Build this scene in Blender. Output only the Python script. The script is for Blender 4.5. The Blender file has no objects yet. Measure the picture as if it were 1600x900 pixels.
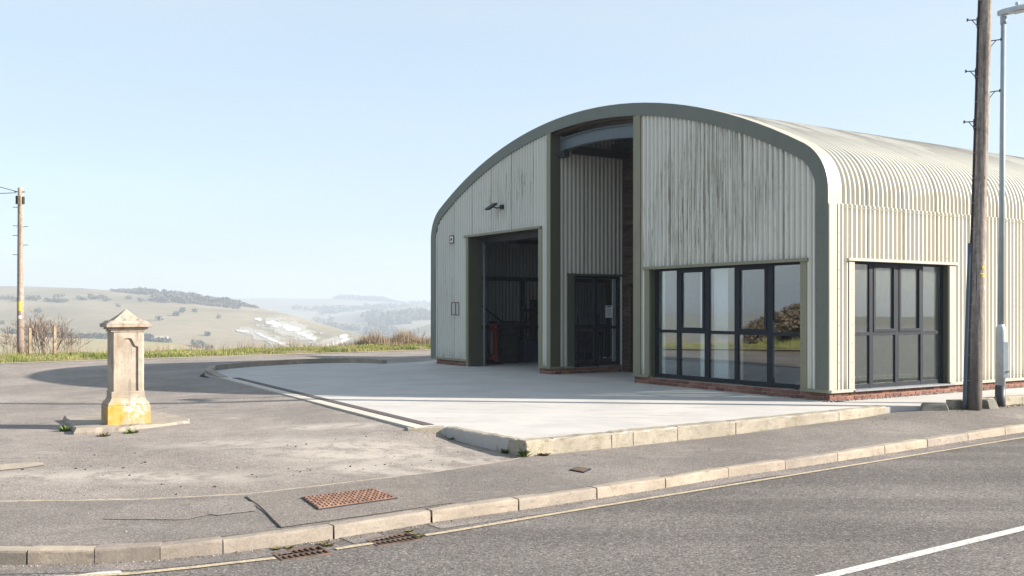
import bpy, bmesh, math, random
import numpy as np
from mathutils import Vector, Matrix, noise as mnoise
from mathutils.geometry import tessellate_polygon
R = random.Random(7)
NR = np.random.default_rng(5)
S = bpy.context.scene
COL = S.collection

# ------------------------------------------------------------------ camera
F_PX, HOR, CH = 1520.0, 485.0, 1.8
cam_d = bpy.data.cameras.new('camera')
cam_d.sensor_width = 36.0
cam_d.lens = 36.0 * F_PX / 1600.0
cam_d.shift_y = (HOR - 450.0) / 1600.0
cam_d.clip_start, cam_d.clip_end = 0.1, 12000
cam = bpy.data.objects.new('camera', cam_d)
COL.objects.link(cam)
cam.location = (0, 0, CH)
cam.rotation_euler = (math.pi / 2, 0, 0)
S.camera = cam

# ------------------------------------------------------------------ sky, sun, exposure
SUN_EL, SUN_ROT = math.radians(24.8), math.radians(97.0)
w = bpy.data.worlds.new('World'); S.world = w; w.use_nodes = True
wn = w.node_tree; bg = wn.nodes['Background']
sky = wn.nodes.new('ShaderNodeTexSky'); sky.sky_type = 'NISHITA'; sky.sun_disc = False
sky.sun_elevation, sky.sun_rotation = SUN_EL, SUN_ROT
sky.altitude = 100; sky.air_density = 1.0; sky.dust_density = 0.7; sky.ozone_density = 1.6
veil = wn.nodes.new('ShaderNodeMix'); veil.data_type = 'RGBA'      # thin even veil of high haze over the clear sky
veil.inputs[0].default_value = .5; veil.inputs[7].default_value = (2.78, 3.27, 3.68, 1)
tc_ = wn.nodes.new('ShaderNodeTexCoord'); mp_ = wn.nodes.new('ShaderNodeMapping'); mp_.inputs['Scale'].default_value = (1.3, 1.3, 9)
nz_ = wn.nodes.new('ShaderNodeTexNoise'); nz_.inputs['Scale'].default_value = 1.6; nz_.inputs['Detail'].default_value = 5; nz_.inputs['Roughness'].default_value = .5
rm_ = wn.nodes.new('ShaderNodeMapRange'); rm_.inputs[1].default_value = .3; rm_.inputs[2].default_value = .7; rm_.inputs[3].default_value = .60; rm_.inputs[4].default_value = .82
wn.links.new(tc_.outputs['Generated'], mp_.inputs[0]); wn.links.new(mp_.outputs[0], nz_.inputs[0]); wn.links.new(nz_.outputs[0], rm_.inputs[0]); wn.links.new(rm_.outputs[0], veil.inputs[0])
wn.links.new(sky.outputs[0], veil.inputs[6]); wn.links.new(veil.outputs[2], bg.inputs[0]); bg.inputs[1].default_value = 0.097
sl = bpy.data.lights.new('sun', 'SUN'); sl.energy = 5.0; sl.angle = math.radians(0.5); sl.color = (1.0, 0.915, 0.81)
so = bpy.data.objects.new('sun', sl); COL.objects.link(so)
sv = Vector((math.sin(SUN_ROT) * math.cos(SUN_EL), math.cos(SUN_ROT) * math.cos(SUN_EL), math.sin(SUN_EL)))
so.rotation_euler = sv.to_track_quat('Z', 'Y').to_euler()
S.view_settings.view_transform = 'Standard'; S.view_settings.look = 'None'
S.view_settings.gamma = 1.0; S.view_settings.exposure = 1.38
S.cycles.max_bounces = 8; S.cycles.transparent_max_bounces = 12; S.cycles.volume_bounces = 1
S.cycles.caustics_reflective = False; S.cycles.caustics_refractive = False

# ------------------------------------------------------------------ helpers
def tag(o, label=None, cat=None, group=None, kind=None):
    if label: o['label'] = label
    if cat: o['category'] = cat
    if group: o['group'] = group
    if kind: o['kind'] = kind
    return o

def empty(name, loc=(0, 0, 0), rz=0, parent=None):
    o = bpy.data.objects.new(name, None); COL.objects.link(o)
    o.location = loc; o.rotation_euler = (0, 0, rz); o.empty_display_size = .3
    if parent: o.parent = parent
    return o

class MB:
    """collects faces and links them as one mesh object"""
    def __init__(s): s.v, s.f, s.sm = [], [], False
    def add(s, vs, fs):
        n = len(s.v); s.v += [tuple(p) for p in vs]; s.f += [tuple(i + n for i in f) for f in fs]
    def box(s, x0, x1, y0, y1, z0, z1):
        if x0 > x1: x0, x1 = x1, x0
        if y0 > y1: y0, y1 = y1, y0
        s.add([(x0, y0, z0), (x1, y0, z0), (x1, y1, z0), (x0, y1, z0), (x0, y0, z1), (x1, y0, z1), (x1, y1, z1), (x0, y1, z1)],
              [(0, 3, 2, 1), (4, 5, 6, 7), (0, 1, 5, 4), (1, 2, 6, 5), (2, 3, 7, 6), (3, 0, 4, 7)])
    def obox(s, c, ax, ay, az):
        c, ax, ay, az = map(Vector, (c, ax, ay, az))
        vs = [c + i * ax + j * ay + k * az for k in (-1, 1) for (i, j) in ((-1, -1), (1, -1), (1, 1), (-1, 1))]
        s.add(vs, [(0, 3, 2, 1), (4, 5, 6, 7), (0, 1, 5, 4), (1, 2, 6, 5), (2, 3, 7, 6), (3, 0, 4, 7)])
    def tube(s, pts, rads, n=10, cap=True):
        pts = [Vector(p) for p in pts]
        rads = [float(r) for r in rads] if isinstance(rads, (list, tuple)) else [float(rads)] * len(pts)
        base = len(s.v); up = None
        for i, p in enumerate(pts):
            d = (pts[min(i + 1, len(pts) - 1)] - pts[max(i - 1, 0)]).normalized()
            if up is None:
                up = Vector((0, 0, 1)) if abs(d.z) < .9 else Vector((1, 0, 0))
            a = d.cross(up).normalized(); b = a.cross(d).normalized()
            for k in range(n):
                t = 2 * math.pi * k / n
                s.v.append(tuple(p + rads[i] * (math.cos(t) * a + math.sin(t) * b)))
        for i in range(len(pts) - 1):
            for k in range(n):
                s.f.append((base + i * n + k, base + i * n + (k + 1) % n, base + (i + 1) * n + (k + 1) % n, base + (i + 1) * n + k))
        if cap:
            s.f.append(tuple(base + k for k in range(n))[::-1]); s.f.append(tuple(base + (len(pts) - 1) * n + k for k in range(n)))
    def build(s, name, mat, parent=None, smooth=False, loc=None, bevel=0):
        me = bpy.data.meshes.new(name)
        me.from_pydata(s.v, [], s.f)
        if bevel:
            bm = bmesh.new(); bm.from_mesh(me)
            bmesh.ops.recalc_face_normals(bm, faces=bm.faces)
            bmesh.ops.bevel(bm, geom=list(bm.edges), offset=bevel, segments=1, affect='EDGES', profile=.6)
            bm.to_mesh(me); bm.free()
        me.materials.append(mat); me.update()
        if smooth: me.shade_smooth()
        o = bpy.data.objects.new(name, me); COL.objects.link(o)
        if parent: o.parent = parent
        if loc: o.location = loc
        return o

def npmesh(name, V, Fq, mat, parent=None, smooth=False):
    V = np.asarray(V, dtype=np.float32).reshape(-1, 3); Fq = np.asarray(Fq, dtype=np.int32)
    me = bpy.data.meshes.new(name); k = Fq.shape[1]; n = len(Fq)
    me.vertices.add(len(V)); me.vertices.foreach_set('co', V.ravel())
    me.loops.add(n * k); me.loops.foreach_set('vertex_index', Fq.ravel())
    me.polygons.add(n); me.polygons.foreach_set('loop_start', np.arange(0, n * k, k, dtype=np.int32))
    me.polygons.foreach_set('loop_total', np.full(n, k, dtype=np.int32))
    me.materials.append(mat); me.update(calc_edges=True); me.validate()
    if smooth: me.shade_smooth()
    o = bpy.data.objects.new(name, me); COL.objects.link(o)
    if parent: o.parent = parent
    return o

def grid(name, P, mat, smooth=True, parent=None):
    """P: array (m,n,3)"""
    m, n = P.shape[:2]
    i = np.arange(m - 1)[:, None]; j = np.arange(n - 1)[None, :]
    a = i * n + j
    Fq = np.stack([a, a + n, a + n + 1, a + 1], -1).reshape(-1, 4)
    return npmesh(name, P.reshape(-1, 3), Fq, mat, parent, smooth)

def sheet(name, loops, z, mat, parent=None, zf=None):
    """flat polygon with holes; loops = [outer, hole, ...] of (x,y)"""
    L = [[Vector((p[0], p[1], 0)) for p in l] for l in loops]
    fl = [p for l in L for p in l]
    tris = tessellate_polygon(L)
    vs = [(p.x, p.y, zf(p.x, p.y) if zf else z) for p in fl]
    fs = []
    for t in tris:
        a, b, c = (fl[i] for i in t)
        fs.append(tuple(t) if (b - a).cross(c - a).z > 0 else tuple(t)[::-1])
    m = MB(); m.add(vs, fs)
    return m.build(name, mat, parent)

def G(px, py, z):
    """point of the real plane at height z that lies on a sight line measured in the photograph"""
    d = (CH - z) * F_PX / (py - HOR)
    return ((px - 800) / F_PX * d, d)

def sstep(a, b, x):
    t = min(1, max(0, (x - a) / (b - a))); return t * t * (3 - 2 * t)

# ------------------------------------------------------------------ materials
class Mt:
    def __init__(s, name, rough=.8, metal=0.0, spec=.4, col=None):
        s.m = bpy.data.materials.new(name); s.m.use_nodes = True
        s.nt = s.m.node_tree; s.b = s.nt.nodes['Principled BSDF']
        s.b.inputs['Roughness'].default_value = rough; s.b.inputs['Metallic'].default_value = metal
        s.b.inputs['Specular IOR Level'].default_value = spec
        if col: s.b.inputs['Base Color'].default_value = (*col, 1)
    def n(s, t, **k):
        x = s.nt.nodes.new(t)
        for a, b in k.items(): setattr(x, a, b)
        return x
    def put(s, sock, val):
        if isinstance(val, bpy.types.NodeSocket): s.nt.links.new(val, sock)
        elif isinstance(val, (tuple, list)):
            sock.default_value = (*val, 1) if len(val) == 3 and sock.type == 'RGBA' else val
        else: sock.default_value = val
    def obj(s): return s.n('ShaderNodeTexCoord').outputs['Object']
    def pos(s): return s.n('ShaderNodeNewGeometry').outputs['Position']
    def rnd(s): return s.n('ShaderNodeObjectInfo').outputs['Random']
    def map(s, vec, scale=(1, 1, 1), loc=(0, 0, 0), rot=(0, 0, 0)):
        x = s.n('ShaderNodeMapping'); s.put(x.inputs[0], vec); x.inputs['Scale'].default_value = scale
        x.inputs['Location'].default_value = loc; x.inputs['Rotation'].default_value = rot
        return x.outputs[0]
    def noise(s, vec, scale=5, detail=4, rough=.55, dist=0):
        x = s.n('ShaderNodeTexNoise'); s.put(x.inputs['Vector'], vec); x.inputs['Scale'].default_value = scale
        x.inputs['Detail'].default_value = detail; x.inputs['Roughness'].default_value = rough; x.inputs['Distortion'].default_value = dist
        return x.outputs[0]
    def vor(s, vec, scale=5, feature='F1', out='Distance'):
        x = s.n('ShaderNodeTexVoronoi', feature=feature); s.put(x.inputs['Vector'], vec); x.inputs['Scale'].default_value = scale
        return x.outputs[out]
    def ramp(s, fac, stops):
        x = s.n('ShaderNodeValToRGB'); s.put(x.inputs[0], fac); e = x.color_ramp.elements
        while len(e) < len(stops): e.new(.5)
        for i, (p, c) in enumerate(stops):
            e[i].position = p
            c = (c, c, c) if not isinstance(c, (tuple, list)) else c
            e[i].color = (*c, 1)
        return x.outputs[0]
    def mix(s, fac, a, b, blend='MIX'):
        x = s.n('ShaderNodeMix', data_type='RGBA', blend_type=blend)
        s.put(x.inputs[0], fac); s.put(x.inputs[6], a); s.put(x.inputs[7], b)
        return x.outputs[2]
    def math(s, op, a, b=0.0, c=None, clamp=False):
        x = s.n('ShaderNodeMath', operation=op, use_clamp=clamp); s.put(x.inputs[0], a); s.put(x.inputs[1], b)
        if c is not None: s.put(x.inputs[2], c)
        return x.outputs[0]
    def sep(s, vec):
        x = s.n('ShaderNodeSeparateXYZ'); s.put(x.inputs[0], vec); return x.outputs
    def rng(s, v, a, b, c=0.0, d=1.0):
        x = s.n('ShaderNodeMapRange', interpolation_type='SMOOTHSTEP'); s.put(x.inputs[0], v)
        for i, q in enumerate((a, b, c, d)): x.inputs[i + 1].default_value = q
        return x.outputs[0]
    def spot(s, vec, c, r, soft=1.0):
        """1 inside an ellipsoid at c with radii r, falling to 0"""
        x = s.n('ShaderNodeVectorMath', operation='SUBTRACT'); s.put(x.inputs[0], vec); x.inputs[1].default_value = c
        y = s.n('ShaderNodeVectorMath', operation='DIVIDE'); s.nt.links.new(x.outputs[0], y.inputs[0]); y.inputs[1].default_value = r
        z = s.n('ShaderNodeVectorMath', operation='LENGTH'); s.nt.links.new(y.outputs[0], z.inputs[0])
        return s.rng(z.outputs['Value'], 1.0, 1.0 - soft, 0, 1)
    def color(s, c): s.put(s.b.inputs['Base Color'], c)
    def bump(s, h, strength=.3, dist=.01):
        x = s.n('ShaderNodeBump'); x.inputs['Strength'].default_value = strength; x.inputs['Distance'].default_value = dist
        s.put(x.inputs['Height'], h); s.put(s.b.inputs['Normal'], x.outputs[0]); return s

def simple(name, col, rough=.6, metal=0, spec=.4, var=.15, scale=8, bump=0, bscale=60):
    m = Mt(name, rough, metal, spec); o = m.obj()
    nz = m.noise(o, scale, 5)
    dk = tuple(c * (1 - var) for c in col); lt = tuple(min(1, c * (1 + var)) for c in col)
    m.color(m.ramp(nz, [(.3, dk), (.7, lt)]))
    if bump: m.bump(m.noise(o, bscale, 4), bump, .005)
    return m.m

def asphalt(name, base, light, scale=1.0, dust=None, spots=(), cracks=True, bump=.6, track=False):
    m = Mt(name, .9, 0, .25); p = m.pos()
    big = m.noise(p, .55 * scale, 6, .62, .4)
    mid = m.noise(p, 3.5, 5, .6)
    fine = m.noise(p, 52 if track else 85, 3, .75)
    agg = m.vor(p, 72 if track else 120, out='Color')
    c = m.mix(m.rng(big, .35, .68), base, light)
    c = m.mix(m.math('MULTIPLY', m.rng(mid, .45, .75), .35), c, tuple(x * .72 for x in base))
    if track:
        tr_ = m.noise(m.map(p, (.06, 1.0, 1), rot=(0, 0, math.radians(-36.5))), 1.1, 4, .55, .2)
        c = m.mix(m.rng(tr_, .42, .62, 0, .6), c, tuple(x * .70 for x in base))
        gr_ = m.noise(p, 14, 6, .8); c = m.mix(m.rng(gr_, .55, .72, 0, .5), c, tuple(min(1, x * 1.35) for x in light))
    sp = m.ramp(m.n('ShaderNodeSeparateColor').outputs[0], [(0, 0), (1, 1)])
    sc = m.n('ShaderNodeSeparateColor'); m.put(sc.inputs[0], agg)
    c = m.mix(1.0, c, m.ramp(sc.outputs[0], [(0, .42), (.35, .90), (.84, 1.12), (1, 2.0)]), 'MULTIPLY')
    c = m.mix(.55, c, m.ramp(fine, [(.3, .62), (.7, 1.35)]), 'MULTIPLY')
    if dust:
        dn = m.noise(m.map(p, (1, 1.7, 1)), 1.3, 8, .68, .6)
        f = m.rng(dn, .56, .76, 0, .8)
        c = m.mix(f, c, dust)
        for (cx, cy, rx, ry, s_) in spots:
            q = m.spot(p, (cx, cy, 0), (rx, ry, 5), .9)
            q = m.math('MULTIPLY', q, m.rng(m.noise(p, 2.6, 8, .7, .5), .38, .58, 0, s_))
            c = m.mix(q, c, dust)
    if cracks:
        v = m.n('ShaderNodeTexVoronoi', feature='DISTANCE_TO_EDGE')
        wv = m.n('ShaderNodeVectorMath', operation='ADD'); m.put(wv.inputs[0], p)
        nn = m.n('ShaderNodeTexNoise'); m.put(nn.inputs['Vector'], p); nn.inputs['Scale'].default_value = 1.6; nn.inputs['Detail'].default_value = 6
        m.nt.links.new(nn.outputs[1], wv.inputs[1]); m.put(v.inputs['Vector'], wv.outputs[0]); v.inputs['Scale'].default_value = .32
        ck = m.math('MULTIPLY', m.rng(v.outputs[0], .006, .0, 0, .75), m.rng(m.noise(p, .7, 3), .52, .62))
        c = m.mix(ck, c, tuple(x * .3 for x in base))
    m.color(c)
    h = m.math('ADD', m.math('MULTIPLY', fine, 1.0), m.math('MULTIPLY', sc.outputs[1], .6))
    m.bump(h, bump, .006)
    return m.m

M_ROAD = asphalt('road_asphalt', (.133, .120, .110), (.182, .164, .151), .6, cracks=False, bump=.9, track=True)
M_GUTTER = asphalt('gutter_grit', (.16, .145, .135), (.25, .22, .20), 2, cracks=False)
M_FOOT = asphalt('footway_asphalt', (.166, .147, .132), (.232, .206, .184), 1, dust=(.29, .25, .215), cracks=True)
M_FORE = asphalt('forecourt_asphalt', (.212, .186, .166), (.292, .257, .228), .8, dust=(.42, .375, .325),
                 spots=((-1.8, 12.0, 2.2, 1.3, .9), (-3.6, 12.6, 1.8, .8, .7), (-2.6, 14.0, 1.6, .5, .9), (-4.2, 10.4, 3, .6, .8), (-1.2, 10.9, 2, .5, .8), (-.3, 11.6, .7, .35, .9)))
M_PATCH = asphalt('patch_asphalt', (.170, .147, .129), (.205, .180, .158), 1.2, cracks=False, bump=.35)
M_PATCH2 = asphalt('smooth_patch_asphalt', (.19, .166, .148), (.235, .207, .185), 1.2, cracks=False, bump=.2)

def mk_concrete(name, a, b, stain, sf=.5, broom=False):
    m = Mt(name, .85, 0, .3); p = m.pos()
    n1 = m.noise(m.map(p, (1, 1, 1)), .9, 7, .65, .5)
    c = m.mix(m.rng(n1, .32, .70), a, b)
    n2 = m.noise(m.map(p, (.45, 2.3, 1), rot=(0, 0, math.radians(-6))), 1.7, 8, .7, .3)
    c = m.mix(m.math('MULTIPLY', m.rng(n2, .52, .74), sf), c, stain)
    n3 = m.noise(p, 70, 3, .7)
    c = m.mix(.35, c, m.ramp(n3, [(.3, .72), (.7, 1.2)]), 'MULTIPLY')
    m.color(c)
    h = n3
    if broom: h = m.math('ADD', n3, m.math('MULTIPLY', m.noise(m.map(p, (3, 90, 1), rot=(0, 0, math.radians(-33))), 1, 3), .8))
    m.bump(h, .25, .004)
    return m.m
M_APRON = mk_concrete('apron_concrete', (.41, .392, .368), (.48, .457, .428), (.27, .258, .245), .85, True)
M_STRIP = mk_concrete('edging_concrete', (.44, .41, .36), (.52, .48, .42), (.34, .32, .28), .4)

def mk_kerb(name, a, b, dirt, moss, mf):
    m = Mt(name, .88, 0, .25); p = m.pos(); r = m.rnd()
    n1 = m.noise(p, 2.2, 7, .65, .4)
    c = m.mix(m.rng(n1, .35, .68), a, b)
    c = m.mix(1, c, m.ramp(r, [(0, (.86, .86, .87)), (.5, (1, 1, 1)), (1, (1.12, 1.09, 1.03))]), 'MULTIPLY')
    st = m.noise(m.map(p, (3, 3, 9)), 2.2, 7, .72, .6)
    c = m.mix(m.math('MULTIPLY', m.rng(st, .50, .72), .75), c, dirt)
    ms = m.noise(p, 5.2, 8, .75)
    c = m.mix(m.math('MULTIPLY', m.rng(ms, .54, .70), mf), c, moss)
    c = m.mix(.5, c, m.ramp(m.noise(p, 55, 4, .7), [(.3, .65), (.7, 1.25)]), 'MULTIPLY')
    m.color(c); m.bump(m.noise(p, 40, 6, .7), .5, .006)
    return m.m
M_KERB = mk_kerb('kerb_concrete', (.265, .228, .190), (.345, .297, .245), (.15, .13, .11), (.20, .165, .11), .5)
M_KERB2 = mk_kerb('old_kerb_stone', (.28, .25, .20), (.37, .33, .265), (.135, .12, .085), (.19, .16, .075), .85)
M_SAND = simple('sandy_grit', (.34, .28, .21), .95, var=.25, scale=9, bump=.5)

def mk_clad(name, base, stainf, roof=False, axis=None, vd=.5):
    """weathered painted corrugated sheet; streaks run down the sheet"""
    m = Mt(name, .55, 0, .35); o = m.obj(); r = m.rnd()
    c = m.mix(m.noise(o, .7, 5), tuple(x * .94 for x in base), tuple(min(1, x * 1.05) for x in base))
    c = m.mix(1, c, m.ramp(r, [(0, (.955, .955, .955)), (1, (1.03, 1.03, 1.02))]), 'MULTIPLY')
    fine = m.noise(m.map(o, (14, 14, .55)), 1.6, 8, .72)
    if not roof:
        # algae and dirt streaks that grow down from fixings and laps
        st = m.noise(m.map(o, (19, 19, .40)), 1.5, 9, .74, .10)
        rag = m.noise(m.map(o, (30, 30, 4)), 1, 5, .7)
        sx = m.math('ADD', m.math('MULTIPLY', st, .8), m.math('MULTIPLY', rag, .2))
        area = m.math('ADD', m.math('ADD', m.spot(o, (0, 3.0, 3.9), (2, 3.2, 2.8), .6), m.spot(o, (0, 4.3, 2.7), (2, 1.2, .9), .8)),
                      m.math('ADD', m.math('MULTIPLY', m.spot(o, (0, 10.6, 4.7), (2, 2.4, 1.4), .8), .8), m.math('MULTIPLY', m.spot(o, (0, 13.9, 2.0), (2, 1.3, 3.0), .9), .75)))
        area = m.math('MINIMUM', area, 1.0)
        thr = m.math('SUBTRACT', .645, m.math('MULTIPLY', area, .150))
        f = m.math('DIVIDE', m.math('SUBTRACT', sx, thr), .075, clamp=True)
        f = m.math('MULTIPLY', f, .72 * stainf)
        c = m.mix(f, c, m.ramp(m.noise(o, 3, 3), [(.35, (.13, .125, .06)), (.65, (.17, .165, .115))]))
        st2 = m.math('ADD', m.math('MULTIPLY', m.noise(m.map(o, (16, 16, .30), loc=(7, 2, 1)), 1.5, 9, .72, .05), .82), m.math('MULTIPLY', rag, .18))
        cen = m.math('ADD', m.spot(o, (0, 3.4, 3.6), (2, 1.9, 2.1), .8), m.math('ADD', m.math('MULTIPLY', m.spot(o, (0, 1.6, 4.2), (2, .8, 1.2), .8), .7), m.math('MULTIPLY', m.spot(o, (0, 10.2, 5.0), (2, 1.2, 1.2), .8), .9)))
        f2 = m.math('DIVIDE', m.math('SUBTRACT', st2, m.math('SUBTRACT', .70, m.math('MULTIPLY', m.math('MINIMUM', cen, 1.0), .165))), .028, clamp=True)
        c = m.mix(m.math('MULTIPLY', f2, .8 * stainf), c, (.10, .088, .042))
        # narrow dark scratches
        s2 = m.noise(m.map(o, (55, 55, 1.7), loc=(3, 1, 0)), 1, 4, .6)
        c = m.mix(m.math('MULTIPLY', m.rng(s2, .64, .69), m.math('MULTIPLY', m.math('ADD', area, .12), .85 * stainf)), c, (.07, .065, .05))
        c = m.mix(m.math('MULTIPLY', m.rng(fine, .52, .75), .28), c, tuple(x * .62 for x in base))
        z = m.sep(o)[2]
        c = m.mix(m.math('MULTIPLY', m.rng(z, .55, .1), m.rng(m.noise(m.map(o, (8, 8, 2)), 1, 5), .4, .65, 0, .5)), c, (.16, .15, .09))
    else:
        st = m.noise(m.map(o, (13, .9, .9)), 1.2, 9, .72, .1)
        z = m.sep(o)[2]
        crown = m.rng(z, 4.6, 6.1)
        thr = m.math('SUBTRACT', .63, m.math('MULTIPLY', crown, .13))
        f = m.math('MULTIPLY', m.math('DIVIDE', m.math('SUBTRACT', st, thr), .09, clamp=True), .75)
        c = m.mix(f, c, m.ramp(m.noise(o, 1.1, 4), [(.35, (.20, .155, .105)), (.7, (.16, .15, .115))]))
        big = m.noise(m.map(o, (1.1, .25, 1)), .55, 5, .6)
        c = m.mix(m.math('MULTIPLY', m.math('MULTIPLY', crown, m.rng(big, .46, .53)), .9), c, (.12, .085, .062))
        c = m.mix(m.math('MULTIPLY', m.rng(fine, .5, .75), .3), c, (.42, .36, .24))
        c = m.mix(m.math('MULTIPLY', crown, .35), c, (.36, .36, .34))
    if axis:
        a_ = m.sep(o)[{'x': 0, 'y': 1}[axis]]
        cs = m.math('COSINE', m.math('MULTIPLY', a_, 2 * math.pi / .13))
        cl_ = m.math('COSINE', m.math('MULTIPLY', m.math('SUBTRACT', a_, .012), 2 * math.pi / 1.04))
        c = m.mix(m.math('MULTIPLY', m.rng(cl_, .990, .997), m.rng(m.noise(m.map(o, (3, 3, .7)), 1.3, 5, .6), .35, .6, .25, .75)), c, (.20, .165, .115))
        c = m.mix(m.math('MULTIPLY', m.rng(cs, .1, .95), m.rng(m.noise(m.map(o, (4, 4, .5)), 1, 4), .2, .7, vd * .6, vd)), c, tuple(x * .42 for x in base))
    m.color(c)
    m.bump(m.noise(m.map(o, (5, 5, 2)), 3, 5), .12, .01)
    return m.m
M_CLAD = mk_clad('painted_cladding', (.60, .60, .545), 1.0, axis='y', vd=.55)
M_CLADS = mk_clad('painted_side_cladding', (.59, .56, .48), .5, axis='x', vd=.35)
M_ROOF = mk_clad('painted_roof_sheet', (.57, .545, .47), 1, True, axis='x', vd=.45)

def mk_trim(name, base, dirt):
    m = Mt(name, .5, 0, .4); o = m.obj()
    c = m.mix(m.noise(o, 1.6, 6, .6), tuple(x * .88 for x in base), tuple(x * 1.1 for x in base))
    st = m.noise(m.map(o, (7, 7, .8)), 1.5, 8, .7)
    c = m.mix(m.math('MULTIPLY', m.rng(st, .5, .72), .45), c, dirt)
    m.color(c); m.bump(m.noise(o, 2.5, 4), .12, .01)
    return m.m
M_FASCIA = mk_trim('olive_fascia_paint', (.125, .140, .118), (.085, .092, .07))
M_TRIM = mk_trim('green_trim_paint', (.205, .200, .132), (.115, .11, .07))
M_CREAM = mk_trim('cream_flashing_paint', (.36, .34, .285), (.27, .245, .17))
M_JAMB = mk_trim('dark_jamb_paint', (.075, .080, .052), (.04, .043, .03))
M_FRAME = simple('window_frame_paint', (.010, .014, .022), .55, 0, .22, .12, 5)
M_SILL = simple('grey_sill', (.20, .21, .23), .5, var=.1)
M_STEEL = mk_trim('blue_grey_steel', (.115, .145, .17), (.07, .08, .09))
M_DSTEEL = simple('dark_steel', (.035, .037, .045), .55, .2)
M_INWALL = mk_trim('inner_lining_paint', (.24, .25, .25), (.14, .14, .13))
M_ROOMW = simple('room_wall_paint', (.72, .74, .72), .8, var=.06)
M_BOLT = simple('rusty_bolt', (.07, .05, .035), .7, .3, var=.3)

def mk_brick(name):
    m = Mt(name, .9, 0, .2); o = m.obj(); r = m.rnd()
    c = m.ramp(r, [(0, (.12, .055, .045)), (.4, (.185, .085, .064)), (.75, (.26, .13, .098)), (1, (.15, .072, .058))])
    c = m.mix(m.rng(m.noise(o, 26, 5, .7), .5, .75, 0, .4), c, (.42, .31, .22))
    m.color(c); m.bump(m.noise(o, 60, 4), .4, .004)
    return m.m
M_BRICK = mk_brick('red_brick')
M_MORTAR = simple('mortar', (.36, .31, .25), .95, var=.15, scale=20)

def mk_wood(name, a, b, sc=(2, 2, 40), rndf=True):
    m = Mt(name, .85, 0, .2); o = m.obj()
    n1 = m.noise(m.map(o, sc), 1, 7, .65, .4)
    c = m.mix(m.rng(n1, .35, .68), a, b)
    if rndf: c = m.mix(1, c, m.ramp(m.rnd(), [(0, (.75, .72, .7)), (1, (1.2, 1.18, 1.15))]), 'MULTIPLY')
    m.color(c); m.bump(n1, .35, .008)
    return m.m
M_PLANK = mk_wood('stained_planks', (.045, .030, .023), (.09, .06, .046), (2, 2, 26))

def mk_pole(name, a, b, dark):
    m = Mt(name, .9, 0, .15); o = m.obj(); z = m.sep(o)[2]
    g = m.noise(m.map(o, (22, 22, .8)), 1, 8, .7, .3)
    c = m.mix(m.rng(g, .38, .62), a, b); c = m.mix(.7, c, m.ramp(m.noise(m.map(o, (9, 9, 5)), 2, 8, .75), [(.35, .45), (.5, .9), (.66, 1.35)]), 'MULTIPLY')
    c = m.mix(m.rng(m.noise(m.map(o, (46, 46, .7), loc=(5, 0, 0)), 1, 5), .62, .68, 0, .8), c, tuple(x * .25 for x in a))
    k = m.vor(m.map(o, (3.2, 3.2, 1.5)), 1.4)
    c = m.mix(m.rng(k, .085, .04, 0, .8), c, tuple(x * .3 for x in a))
    c = m.mix(m.math('MULTIPLY', m.rng(z, 2.3, 0.2), .75), c, dark)
    m.color(c); m.bump(g, .6, .01)
    return m.m
M_POLE = mk_pole('weathered_pole_wood', (.18, .15, .128), (.36, .315, .275), (.062, .05, .044))
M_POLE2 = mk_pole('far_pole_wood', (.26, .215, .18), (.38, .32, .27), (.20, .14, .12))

def mk_stone():
    m = Mt('limestone', .88, 0, .2); o = m.obj(); z = m.sep(o)[2]
    c = m.mix(m.rng(m.noise(o, 2.5, 7, .65), .35, .66), (.29, .245, .195), (.41, .355, .29))
    c = m.mix(m.rng(m.noise(m.map(o, (1, 1, 1.6)), 6.5, 9, .75, .4), .53, .68, 0, .55), c, (.30, .225, .165))
    c = m.mix(m.rng(m.noise(o, 17, 6, .75), .60, .70, 0, .55), c, (.17, .145, .125))
    dr_ = m.noise(m.map(o, (16, 16, 1.6)), 1, 7, .7, .3)
    c = m.mix(m.rng(dr_, .50, .66, 0, .7), c, (.19, .16, .13))
    ud_ = m.math('ADD', m.spot(o, (-.12, -.2, 1.28), (.2, .5, .22), .9), m.spot(o, (0, -.2, .44), (.3, .5, .12), .9))
    c = m.mix(m.math('MULTIPLY', ud_, m.rng(m.noise(o, 8, 7, .7), .40, .62, 0, .6)), c, (.24, .185, .135))
    # rust-brown stains on the cap
    ss = m.math('ADD', m.spot(o, (-.10, -.26, 1.49), (.10, .2, .10), 1), m.spot(o, (.13, -.27, 1.48), (.12, .2, .10), 1))
    c = m.mix(m.math('MULTIPLY', ss, m.rng(m.noise(o, 11, 5, .7), .38, .6, 0, .9)), c, (.22, .13, .055))
    # ochre lichen on the plinth
    pl = m.rng(z, .50, .27)
    lf = m.math('ADD', m.rng(m.noise(o, 4.2, 8, .7), .46, .58, 0, .8), m.spot(o, (-.22, -.3, .16), (.24, .4, .22), .5))
    c = m.mix(m.math('MULTIPLY', pl, m.math('MINIMUM', lf, .92)), c, m.ramp(m.noise(o, 12, 7, .75), [(.36, (.34, .20, .025)), (.52, (.44, .28, .045)), (.66, (.40, .31, .15))]))
    wf = m.math('MULTIPLY', m.spot(o, (.09, -.3, .25), (.26, .4, .26), .7), m.rng(m.noise(o, 15, 8, .75, .5), .47, .56))
    c = m.mix(m.math('MULTIPLY', wf, .95), c, (.60, .53, .43))
    m.color(c); m.bump(m.math('ADD', m.noise(o, 30, 8, .75), m.math('MULTIPLY', m.noise(o, 7, 4), 1.2)), .45, .01)
    return m.m
M_STONE = mk_stone()
M_PAD = mk_kerb('pad_concrete', (.29, .25, .205), (.36, .315, .26), (.19, .16, .13), (.24, .21, .10), .5)

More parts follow.
